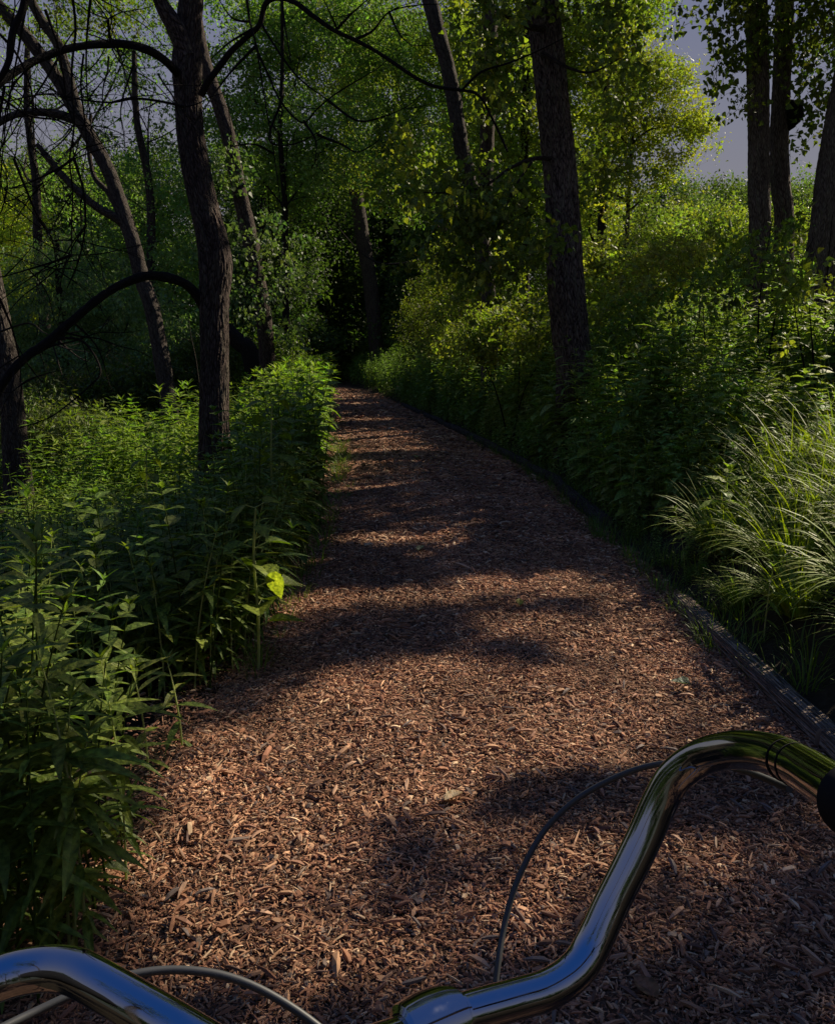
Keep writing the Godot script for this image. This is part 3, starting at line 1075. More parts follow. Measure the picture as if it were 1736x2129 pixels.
	# 10: the pair of trunks at the upper right, 11: the one at the edge
	t = plain_tree("paired_tree", "straight grey trunk, left one of the two standing close together at upper right", [[1580, 560], [1578, 490], [1577, 400], [1576, 250], [1574, 120], [1573, 0], [1570, -150], [1560, -400], [1550, -650]], 13.0, 13.0, 0.325, 0.28, "bark_pale")
	crown(t, [lobe(1530, 110, 12.6, 0.4, 0.8, 0.4, 24), lobe(1505, 225, 12.8, 0.3, 0.45, 0.3, 6), lobe(1560, 20, 12.4, 0.7, 0.6, 0.6, 26), lobe(1450, 20, 12.8, 0.5, 0.3, 0.4, 6)], heart_sprays, Color(0.14, 0.20, 0.05), 0.2, 1.0, -0.25, M.leaf)
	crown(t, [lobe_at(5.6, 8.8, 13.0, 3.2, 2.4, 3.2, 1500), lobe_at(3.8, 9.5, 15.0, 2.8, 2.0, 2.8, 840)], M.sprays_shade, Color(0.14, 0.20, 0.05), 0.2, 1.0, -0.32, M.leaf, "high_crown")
	t = plain_tree("burl_tree", "brown trunk with a dark burl, right one of the two standing close together", [[1632, 560], [1629, 480], [1622, 390], [1619, 300], [1622, 225], [1625, 150], [1629, 60], [1632, -30], [1640, -200], [1660, -450], [1670, -650]], 13.3, 13.3, 0.275, 0.26, "bark_pale")
	g = Geo.new()
	var bc := px(1644, 238, 13.2)
	tube(g, [bc + Vector3(-0.06, -0.24, 0.0), bc + Vector3(0.0, -0.12, 0.02), bc + Vector3(0.04, 0.0, 0.03), bc + Vector3(0.0, 0.11, 0.02), bc + Vector3(-0.05, 0.2, 0.0)], [0.02, 0.09, 0.125, 0.10, 0.02], 18, 0.03, 0.03, 4.0, Color.WHITE, 2.0)
	part("burl", g.done(), M.bark_dark, t, true)
	g = Geo.new()
	for k in 14:
		twigs(g, bc + any_dir() * 0.08, any_dir() + Vector3(0.6, 0.2, 0.0), rf(0.15, 0.35), 0.004, 0, 0.0)
	part("sprouts", g.done(), M.bark_dark, t, true)
	crown(t, [lobe(1690, 60, 12.8, 0.5, 0.6, 0.6, 24), lobe(1600, 90, 12.9, 0.1, 0.7, 0.2, 6), lobe(1665, 330, 13.6, 0.25, 0.5, 0.3, 12)], heart_sprays, Color(0.15, 0.21, 0.05), 0.2, 1.0, -0.25, M.leaf)
	crown(t, [lobe_at(7.6, 8.8, 12.6, 3.0, 2.4, 3.2, 1500)], M.sprays_shade, Color(0.15, 0.21, 0.05), 0.2, 1.0, -0.32, M.leaf, "high_crown")
	t = plain_tree("border_tree", "tapering grey trunk leaning right at the right border of the view", [[1700, 560], [1712, 480], [1726, 350], [1742, 250], [1764, 140], [1790, 20], [1830, -160], [1880, -400]], 12.0, 12.0, 0.40, 0.30, "bark_pale")
	crown(t, [lobe(1720, 20, 12.4, 0.5, 0.7, 0.6, 22), lobe(1700, 190, 12.8, 0.3, 0.5, 0.3, 12)], heart_sprays, Color(0.15, 0.21, 0.05), 0.2, 1.0, -0.25, M.leaf)
	crown(t, [lobe_at(9.4, 8.6, 11.2, 3.0, 2.4, 3.0, 1500), lobe_at(8.0, 8.4, 9.0, 2.4, 1.8, 2.4, 600)], M.sprays_shade, Color(0.15, 0.21, 0.05), 0.2, 1.0, -0.32, M.leaf, "high_crown")

	# 12: the young tree in full sun
	t = plain_tree("young_tree", "young bright yellow-green tree in full sun between the right trunks", [[1302, 560], [1304, 460], [1308, 390], [1313, 300], [1315, 200], [1318, 120], [1320, 40]], 24.0, 24.0, 0.15, 0.04, "bark_brown")
	g = Geo.new()
	for l in [[[1305, 440], [1340, 415], [1390, 405]], [[1306, 420], [1270, 400], [1240, 390]], [[1312, 300], [1350, 270], [1390, 265]], [[1312, 310], [1280, 275], [1250, 260]], [[1315, 210], [1345, 180], [1370, 170]], [[1315, 220], [1285, 190], [1265, 180]]]:
		limb(g, line_px(l, 24.0, 23.6), 0.035, 0.01)
	part("limbs", g.done(), M.bark_brown, t, true)
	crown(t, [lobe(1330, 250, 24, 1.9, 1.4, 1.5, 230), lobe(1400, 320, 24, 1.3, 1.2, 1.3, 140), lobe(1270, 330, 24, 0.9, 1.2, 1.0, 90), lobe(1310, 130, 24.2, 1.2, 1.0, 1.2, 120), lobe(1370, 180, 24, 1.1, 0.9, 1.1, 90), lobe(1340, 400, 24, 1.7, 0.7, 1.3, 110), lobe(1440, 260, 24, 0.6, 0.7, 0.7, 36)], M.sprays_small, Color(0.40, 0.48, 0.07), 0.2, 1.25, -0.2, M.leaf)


# ---------------------------------------------------------------- the wood behind
func build_wood() -> void:
	var far: Array = M.sprays_far
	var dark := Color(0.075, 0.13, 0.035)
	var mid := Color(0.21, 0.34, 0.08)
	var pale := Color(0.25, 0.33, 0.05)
	# left
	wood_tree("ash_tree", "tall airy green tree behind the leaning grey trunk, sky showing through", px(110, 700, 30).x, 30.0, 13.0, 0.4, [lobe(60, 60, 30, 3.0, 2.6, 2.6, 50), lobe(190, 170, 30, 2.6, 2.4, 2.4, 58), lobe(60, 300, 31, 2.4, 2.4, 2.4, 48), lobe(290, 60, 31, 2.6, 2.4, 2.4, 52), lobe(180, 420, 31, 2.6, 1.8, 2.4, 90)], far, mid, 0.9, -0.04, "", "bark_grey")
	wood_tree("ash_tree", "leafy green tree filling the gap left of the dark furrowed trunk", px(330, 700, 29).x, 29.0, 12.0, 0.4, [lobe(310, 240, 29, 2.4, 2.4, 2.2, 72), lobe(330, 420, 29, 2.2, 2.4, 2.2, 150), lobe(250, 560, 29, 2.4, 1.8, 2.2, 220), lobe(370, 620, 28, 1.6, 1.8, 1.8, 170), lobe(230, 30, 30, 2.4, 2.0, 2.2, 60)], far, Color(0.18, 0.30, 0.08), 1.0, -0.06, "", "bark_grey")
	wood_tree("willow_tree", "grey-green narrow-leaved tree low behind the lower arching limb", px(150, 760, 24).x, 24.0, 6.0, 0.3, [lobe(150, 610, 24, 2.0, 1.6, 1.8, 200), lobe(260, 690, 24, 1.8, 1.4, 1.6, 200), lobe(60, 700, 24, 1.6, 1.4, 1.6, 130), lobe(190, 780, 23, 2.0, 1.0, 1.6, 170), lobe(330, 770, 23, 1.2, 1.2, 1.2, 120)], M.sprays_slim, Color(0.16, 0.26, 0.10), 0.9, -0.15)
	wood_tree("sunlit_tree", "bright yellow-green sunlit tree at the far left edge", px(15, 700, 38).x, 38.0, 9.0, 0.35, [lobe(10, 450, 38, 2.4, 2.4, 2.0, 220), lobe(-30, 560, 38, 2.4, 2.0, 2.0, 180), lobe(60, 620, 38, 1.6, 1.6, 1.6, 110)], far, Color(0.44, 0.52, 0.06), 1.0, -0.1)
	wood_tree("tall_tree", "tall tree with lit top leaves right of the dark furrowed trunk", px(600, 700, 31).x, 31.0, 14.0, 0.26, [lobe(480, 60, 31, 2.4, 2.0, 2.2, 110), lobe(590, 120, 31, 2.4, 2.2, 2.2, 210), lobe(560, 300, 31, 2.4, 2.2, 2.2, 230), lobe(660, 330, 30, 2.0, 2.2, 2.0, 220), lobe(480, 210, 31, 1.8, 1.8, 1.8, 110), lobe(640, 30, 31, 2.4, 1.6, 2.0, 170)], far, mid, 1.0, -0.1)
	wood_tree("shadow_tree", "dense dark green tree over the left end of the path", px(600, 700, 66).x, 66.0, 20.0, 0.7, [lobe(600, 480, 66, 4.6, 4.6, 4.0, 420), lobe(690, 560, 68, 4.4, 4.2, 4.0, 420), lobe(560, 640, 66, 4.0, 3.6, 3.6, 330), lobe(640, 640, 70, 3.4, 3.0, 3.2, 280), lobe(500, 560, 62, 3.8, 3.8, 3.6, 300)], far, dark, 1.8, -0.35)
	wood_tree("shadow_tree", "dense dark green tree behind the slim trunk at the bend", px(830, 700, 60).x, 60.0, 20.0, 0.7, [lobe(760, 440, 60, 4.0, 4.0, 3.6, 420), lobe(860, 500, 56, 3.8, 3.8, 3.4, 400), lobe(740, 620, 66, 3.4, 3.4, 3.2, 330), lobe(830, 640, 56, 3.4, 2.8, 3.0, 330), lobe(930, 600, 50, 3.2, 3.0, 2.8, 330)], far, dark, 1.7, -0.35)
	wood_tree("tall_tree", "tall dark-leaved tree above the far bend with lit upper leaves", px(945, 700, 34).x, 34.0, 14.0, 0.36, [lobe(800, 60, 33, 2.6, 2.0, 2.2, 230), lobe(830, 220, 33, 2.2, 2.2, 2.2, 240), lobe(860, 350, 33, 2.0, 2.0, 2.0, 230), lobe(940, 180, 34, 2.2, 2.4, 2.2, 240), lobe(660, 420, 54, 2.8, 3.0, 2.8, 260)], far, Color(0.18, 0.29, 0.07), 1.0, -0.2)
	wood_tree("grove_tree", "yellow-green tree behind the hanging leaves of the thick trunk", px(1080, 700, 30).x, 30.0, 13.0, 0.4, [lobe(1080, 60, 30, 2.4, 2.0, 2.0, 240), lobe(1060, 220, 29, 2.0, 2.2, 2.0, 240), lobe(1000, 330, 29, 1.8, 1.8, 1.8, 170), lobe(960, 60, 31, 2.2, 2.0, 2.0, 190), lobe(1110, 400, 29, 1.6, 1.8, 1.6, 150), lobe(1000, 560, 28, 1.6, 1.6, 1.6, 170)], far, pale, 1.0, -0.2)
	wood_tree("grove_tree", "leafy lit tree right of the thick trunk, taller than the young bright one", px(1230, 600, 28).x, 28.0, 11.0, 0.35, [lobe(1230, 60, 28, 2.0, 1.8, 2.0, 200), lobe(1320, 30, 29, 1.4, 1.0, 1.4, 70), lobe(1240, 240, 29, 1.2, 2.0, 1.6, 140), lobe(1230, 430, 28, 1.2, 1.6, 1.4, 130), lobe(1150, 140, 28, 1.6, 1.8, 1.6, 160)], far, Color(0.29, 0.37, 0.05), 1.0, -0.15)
	# a line of dark trees farther back, each with its own crown
	for k in 11:
		var u: float = [-60, 60, 180, 300, 430, 560, 680, 800, 930, 1060, 1180][k]
		var d := 52.0 + 6.0 * sin(k * 2.1)
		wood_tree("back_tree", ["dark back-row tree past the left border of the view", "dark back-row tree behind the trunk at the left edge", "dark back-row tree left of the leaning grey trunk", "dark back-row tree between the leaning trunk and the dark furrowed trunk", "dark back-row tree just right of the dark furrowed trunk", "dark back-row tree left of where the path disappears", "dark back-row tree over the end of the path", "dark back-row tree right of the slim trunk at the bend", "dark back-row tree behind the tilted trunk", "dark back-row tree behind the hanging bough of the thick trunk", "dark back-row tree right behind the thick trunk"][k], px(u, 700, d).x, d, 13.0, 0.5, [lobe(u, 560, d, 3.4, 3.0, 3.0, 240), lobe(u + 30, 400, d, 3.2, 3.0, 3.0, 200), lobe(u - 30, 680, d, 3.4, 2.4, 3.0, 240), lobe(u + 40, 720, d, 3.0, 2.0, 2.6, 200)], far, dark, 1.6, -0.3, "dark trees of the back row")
	for k in 6:
		var u: float = [1190, 1270, 1350, 1440, 1530, 1640][k]
		var d: float = [33.0, 36.0, 34.0, 38.0, 35.0, 37.0][k]
		wood_tree("hedge_tree", ["lit bushy tree low behind the thick trunk on its right side", "lit bushy tree left of the young bright tree, low behind it", "round bushy tree low behind the young bright tree", "bushy tree right of the young bright tree under the open sky", "bushy tree under the open sky just left of the paired trunks", "bushy tree seen between the paired trunks and the border trunk"][k], px(u, 600, d).x, d, 4.0, 0.2, [lobe(u, 520, d, 1.9, 1.5, 1.6, 190), lobe(u + 30, 590, d, 2.0, 1.3, 1.6, 190), lobe(u - 30, 470 + 8 * k % 3, d, 1.4, 1.0, 1.3, 90), lobe(u, 650, d, 2.0, 1.0, 1.6, 130)], M.sprays_small, Color(0.26, 0.34, 0.065), 1.7, -0.25)
	# the far treeline in the open on the right
	for k in 6:
		var u: float = [1400, 1480, 1560, 1630, 1700, 1780][k]
		var d := 75.0 + 8.0 * sin(k * 1.7)
		wood_tree("distant_tree", ["leftmost round blue-green tree of the distant treeline", "distant blue-green tree under the open sky left of the paired trunks", "distant blue-green tree behind the left one of the paired trunks", "distant blue-green tree behind the burl trunk", "distant blue-green tree between the paired trunks and the border trunk", "distant blue-green tree behind the border trunk"][k], px(u, 500, d).x, d, 7.0, 0.5, [lobe(u, 430, d, 3.6, 2.6, 3.0, 200), lobe(u + 20, 480, d, 3.8, 2.6, 3.0, 200), lobe(u - 40, 500, d, 3.6, 2.6, 3.0, 180), lobe(u, 570, d, 4.2, 3.0, 3.0, 200)], far, Color(0.13, 0.20, 0.06), 2.0, -0.3, "distant trees at right")
	# grove beyond the right border whose crowns shade the path
	for k in 5:
		var x: float = [11.5, 12.5, 11.4, 12.6, 14.5][k]
		var f: float = [7.6, 13.5, 17.0, 21.0, 17.0][k]
		wood_tree("shade_tree", "broad cottonwood standing in the grove beyond the right border", x, f, 9.0, 0.4, [lobe_at(x - 0.5, 8.6, f, 3.0, 2.2, 3.0, 1100), lobe_at(x - 1.6, 9.0, f + 1.5, 2.2, 1.8, 2.2, 520)], M.sprays_shade, Color(0.11, 0.18, 0.045), 1.0, -0.3, "cottonwoods of the right grove", "bark_grey", "leaf")


func build_behind() -> void:
	for k in 3:
		var x: float = [-4.5, 3.8, -2.0, 7.0, -8.0][k]
		var f: float = [-3.5, -6.5, -9.5, -2.0, 1.0][k]
		wood_tree("rear_tree", "broad cottonwood behind the place where the bicycle stands", x, f, 9.0, 0.4, [lobe_at(x, 9.0, f, 2.6, 1.8, 2.6, 170), lobe_at(x + 1.6, 8.4, f + 1.8, 1.6, 1.4, 1.6, 60)], M.sprays_heart, Color(0.08, 0.14, 0.04), 1.0, -0.1, "cottonwoods behind the bicycle", "bark_grey", "leaf")
	for k in 10:
		var a := lerpf(-1.3, 1.3, k / 6.0)
		var x: float = 15.0 * sin(a) if k < 7 else [-13.5, -14.5, -12.0][k - 7]
		var f: float = -4.0 - 11.0 * cos(a) if k < 7 else [2.0, -3.0, 6.5][k - 7]
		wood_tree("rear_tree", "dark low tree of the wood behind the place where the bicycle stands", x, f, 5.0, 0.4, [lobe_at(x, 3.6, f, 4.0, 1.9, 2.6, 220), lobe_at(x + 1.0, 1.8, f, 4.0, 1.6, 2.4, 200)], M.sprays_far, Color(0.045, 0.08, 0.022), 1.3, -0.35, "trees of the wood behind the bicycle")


# ---------------------------------------------------------------- shrubs and thickets
func shrub(called: String, label: String, x: float, f: float, lobes: Array, kinds: Array, tint: Color, size: float, holes: float, group := "") -> void:
	var base := on(x, -f)
	var t := thing(called, label, "shrub", base, group)
	var g := Geo.new()
	for l in lobes:
		var c: Vector3 = l[0]
		for q in 1:
			var e := c + any_dir() * 0.4
			tube(g, [base + Vector3(rf(-0.1, 0.1), -0.05, rf(-0.1, 0.1)), base.lerp(e, 0.5) + any_dir() * 0.15, e], [0.014, 0.01, 0.004], 5, 0.3, 0.0, 0.0, Color.WHITE, 1.0, false)
	part("stems", g.done(), M.bark_dark, t, true)
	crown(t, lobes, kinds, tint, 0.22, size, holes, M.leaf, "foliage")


func build_shrubs() -> void:
	var sm: Array = M.sprays_small
	var broad := [spray(20, 0.3, 0.085, OVATE, 0.2), spray(22, 0.34, 0.08, OVATE, 0.1), spray(18, 0.28, 0.095, OVATE, 0.2)]
	M.sprays_broad = broad
	shrub("broadleaf_shrub", "big dark broad-leaved bush in front of the paired trunks", px(1600, 700, 9.0).x, 9.0, [lobe(1590, 620, 9.0, 0.7, 0.55, 0.7, 90), lobe(1620, 520, 9.2, 0.6, 0.32, 0.6, 60), lobe(1570, 740, 8.8, 0.75, 0.6, 0.7, 100), lobe(1660, 700, 8.8, 0.55, 0.6, 0.6, 60)], broad, Color(0.14, 0.22, 0.045), 1.0, -0.2)
	shrub("leafy_shrub", "sunlit loose bush at the right border below the edge trunk", px(1720, 700, 8.0).x, 8.0, [lobe(1730, 600, 8.0, 0.5, 0.6, 0.5, 60), lobe(1710, 740, 7.8, 0.6, 0.6, 0.5, 80), lobe(1760, 680, 8.0, 0.6, 0.6, 0.5, 60)], broad, Color(0.28, 0.36, 0.06), 0.85, -0.25)
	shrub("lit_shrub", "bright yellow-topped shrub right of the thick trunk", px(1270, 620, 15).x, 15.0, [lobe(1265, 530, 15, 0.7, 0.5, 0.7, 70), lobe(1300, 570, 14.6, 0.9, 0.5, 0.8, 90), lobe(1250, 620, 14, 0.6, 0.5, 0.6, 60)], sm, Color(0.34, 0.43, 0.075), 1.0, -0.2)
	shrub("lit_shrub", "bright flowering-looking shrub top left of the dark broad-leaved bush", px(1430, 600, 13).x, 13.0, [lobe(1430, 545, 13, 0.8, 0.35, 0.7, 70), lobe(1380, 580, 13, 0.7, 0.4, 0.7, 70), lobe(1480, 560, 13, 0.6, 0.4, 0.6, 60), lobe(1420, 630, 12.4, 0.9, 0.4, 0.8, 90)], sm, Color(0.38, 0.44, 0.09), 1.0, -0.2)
	shrub("bank_shrub", "fresh green bush on the right bank just right of the thick trunk", px(1330, 720, 11.5).x, 11.5, [lobe(1320, 690, 11.5, 0.7, 0.45, 0.6, 80), lobe(1400, 660, 11.8, 0.7, 0.45, 0.6, 80), lobe(1360, 740, 11.0, 0.8, 0.4, 0.6, 80)], broad, Color(0.20, 0.31, 0.06), 0.9, -0.15)
	shrub("bank_shrub", "light green bush at the right border in front of the border trunk", px(1700, 560, 9.5).x, 9.5, [lobe(1690, 520, 9.5, 0.5, 0.35, 0.5, 50), lobe(1740, 560, 9.2, 0.55, 0.45, 0.5, 60), lobe(1660, 590, 9.2, 0.5, 0.4, 0.5, 50)], broad, Color(0.24, 0.34, 0.06), 0.9, -0.15)
	shrub("bank_shrub", "bush with mixed leaves between the thick trunk and the dark broad-leaved bush", px(1470, 680, 10.0).x, 10.0, [lobe(1460, 680, 10.0, 0.6, 0.45, 0.6, 70), lobe(1500, 600, 10.4, 0.6, 0.4, 0.6, 60), lobe(1430, 740, 9.6, 0.6, 0.4, 0.5, 60)], broad, Color(0.18, 0.28, 0.06), 0.85, -0.15)
	shrub("bank_shrub", "uneven green bush hiding the feet of the paired trunks", px(1590, 560, 11.3).x, 11.3, [lobe(1570, 545, 11.3, 0.45, 0.42, 0.5, 90), lobe(1625, 520, 11.5, 0.5, 0.35, 0.5, 90), lobe(1540, 600, 11.0, 0.55, 0.4, 0.5, 90), lobe(1610, 590, 10.8, 0.6, 0.4, 0.5, 90), lobe(1690, 545, 11.0, 0.45, 0.4, 0.5, 70)], broad, Color(0.20, 0.31, 0.07), 0.85, -0.2)
	shrub("bank_shrub", "rounded bush rising above the weeds left of the paired trunks", px(1500, 600, 13.0).x, 13.0, [lobe(1500, 560, 13.0, 0.6, 0.5, 0.5, 90), lobe(1460, 610, 12.6, 0.6, 0.4, 0.5, 80)], sm, Color(0.26, 0.36, 0.08), 0.95, -0.2)
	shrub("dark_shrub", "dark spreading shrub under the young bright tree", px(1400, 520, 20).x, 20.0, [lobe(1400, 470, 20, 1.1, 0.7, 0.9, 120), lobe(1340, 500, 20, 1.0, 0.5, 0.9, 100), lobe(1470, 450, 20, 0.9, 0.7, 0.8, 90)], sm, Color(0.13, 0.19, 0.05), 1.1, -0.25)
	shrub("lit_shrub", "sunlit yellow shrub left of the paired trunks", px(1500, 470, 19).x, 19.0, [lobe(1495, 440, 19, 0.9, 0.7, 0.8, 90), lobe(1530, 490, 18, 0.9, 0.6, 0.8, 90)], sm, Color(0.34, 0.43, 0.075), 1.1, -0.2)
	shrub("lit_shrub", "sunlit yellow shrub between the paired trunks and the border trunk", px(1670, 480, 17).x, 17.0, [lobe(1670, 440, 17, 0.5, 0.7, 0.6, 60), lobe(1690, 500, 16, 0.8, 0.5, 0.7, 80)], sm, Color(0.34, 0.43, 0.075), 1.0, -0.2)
	shrub("path_shrub", "green shrub crowding the trunk at the far bend from the right", px(870, 700, 33).x, 33.0, [lobe(895, 680, 37, 1.6, 1.6, 1.4, 200), lobe(915, 640, 30, 1.4, 1.4, 1.2, 180), lobe(865, 755, 40, 1.2, 0.8, 1.2, 110), lobe(890, 740, 30, 1.0, 0.8, 0.9, 110)], sm, Color(0.17, 0.23, 0.035), 1.1, -0.25)
	shrub("path_shrub", "shrub with yellow-lit tips between the slim trunk and the tilted trunk", px(960, 650, 22).x, 22.0, [lobe(940, 570, 23, 1.1, 1.0, 1.0, 140), lobe(985, 650, 21, 1.0, 0.8, 0.9, 130), lobe(945, 710, 23, 0.9, 0.6, 0.8, 100)], sm, Color(0.28, 0.36, 0.06), 1.0, -0.22)
	shrub("path_shrub", "low lit shrub in front of the hidden trunk", px(1060, 700, 14).x, 14.0, [lobe(1060, 660, 14, 0.9, 0.5, 0.8, 110), lobe(1100, 710, 13, 0.6, 0.4, 0.6, 60), lobe(990, 720, 14, 0.7, 0.4, 0.7, 70)], sm, Color(0.29, 0.37, 0.06), 0.95, -0.22)
	shrub("end_shrub", "small pale sunlit shrub where the path disappears", px(655, 745, 60).x, 60.0, [lobe(668, 738, 62, 1.5, 0.8, 1.0, 90)], sm, Color(0.34, 0.36, 0.05), 1.6, -0.2)
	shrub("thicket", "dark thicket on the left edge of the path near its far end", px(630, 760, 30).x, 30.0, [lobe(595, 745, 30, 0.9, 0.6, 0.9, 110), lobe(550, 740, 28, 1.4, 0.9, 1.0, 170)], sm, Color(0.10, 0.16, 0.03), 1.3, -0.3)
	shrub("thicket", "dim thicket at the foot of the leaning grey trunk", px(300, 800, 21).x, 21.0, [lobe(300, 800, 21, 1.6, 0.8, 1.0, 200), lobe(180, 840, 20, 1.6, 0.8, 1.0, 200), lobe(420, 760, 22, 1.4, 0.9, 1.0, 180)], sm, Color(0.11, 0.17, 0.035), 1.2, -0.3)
	shrub("thicket", "dim thicket at the foot of the trunk at the left edge", px(60, 860, 17).x, 17.0, [lobe(60, 860, 17, 1.4, 0.6, 1.0, 140), lobe(120, 900, 15, 1.2, 0.5, 0.9, 130), lobe(-40, 880, 16, 1.2, 0.7, 0.9, 90)], M.sprays_slim, Color(0.13, 0.19, 0.05), 0.8, -0.3)


# ---------------------------------------------------------------- timber and logs along the path
func build_edging() -> void:
	var at := [[1.595, 4.05, 1.90, 0.0, 0.105, 0.12], [1.61, 2.38, 1.40, 0.012, 0.105, 0.125], [1.62, 0.90, 1.50, 0.0, 0.105, 0.12]]
	var names := ["weathered squared timber edging the path at right, its far end among the weeds", "weathered squared timber edging the path beside the right handlebar grip", "weathered squared timber edging the path beside the bicycle"]
	for k in 3:
		var a: Array = at[k]
		var o := lone("edging_timber", block(Vector3(a[4], a[5], a[2]), 0.012), M.timber, names[k], "timber", Vector3(a[0], 0.022, -a[1]))
		o.rotation = Vector3(0.0, a[3], rf(-0.04, 0.04))
	var logs := [[7.4, 9.3], [9.4, 11.3], [11.45, 13.4], [13.5, 15.8], [15.9, 18.5], [18.7, 22.0], [22.2, 26.5]]
	var near := ["rounded edging log nearest the great trunk on the right of the path", "second rounded edging log from the near end of the right border", "third rounded edging log along the right border of the path", "edging log below the low lit shrub right of the path", "edging log by the foot of the tilted trunk", "far edging log before the slim trunk at the bend", "farthest edging log where the path narrows"]
	for k in logs.size():
		var f0: float = logs[k][0]
		var f1: float = logs[k][1]
		var pts := []
		for q in 4:
			var f := lerpf(f0, f1, q / 3.0)
			pts.append(Vector3(middle(f) + 1.27 + rf(-0.02, 0.02), 0.05 + rf(-0.01, 0.012), -f))
		var g := Geo.new()
		var r := rf(0.055, 0.068)
		tube(g, pts, [r, r * 1.05, r, r * 0.9], 18, 0.06, 0.008, k * 30.0, Color.WHITE, 1.0)
		var base := Vector3(pts[0].x, 0.0, pts[0].z)
		var t := thing("edging_log", near[k], "log", base)
		part("log", g.done(), M.bark_grey, t, true)


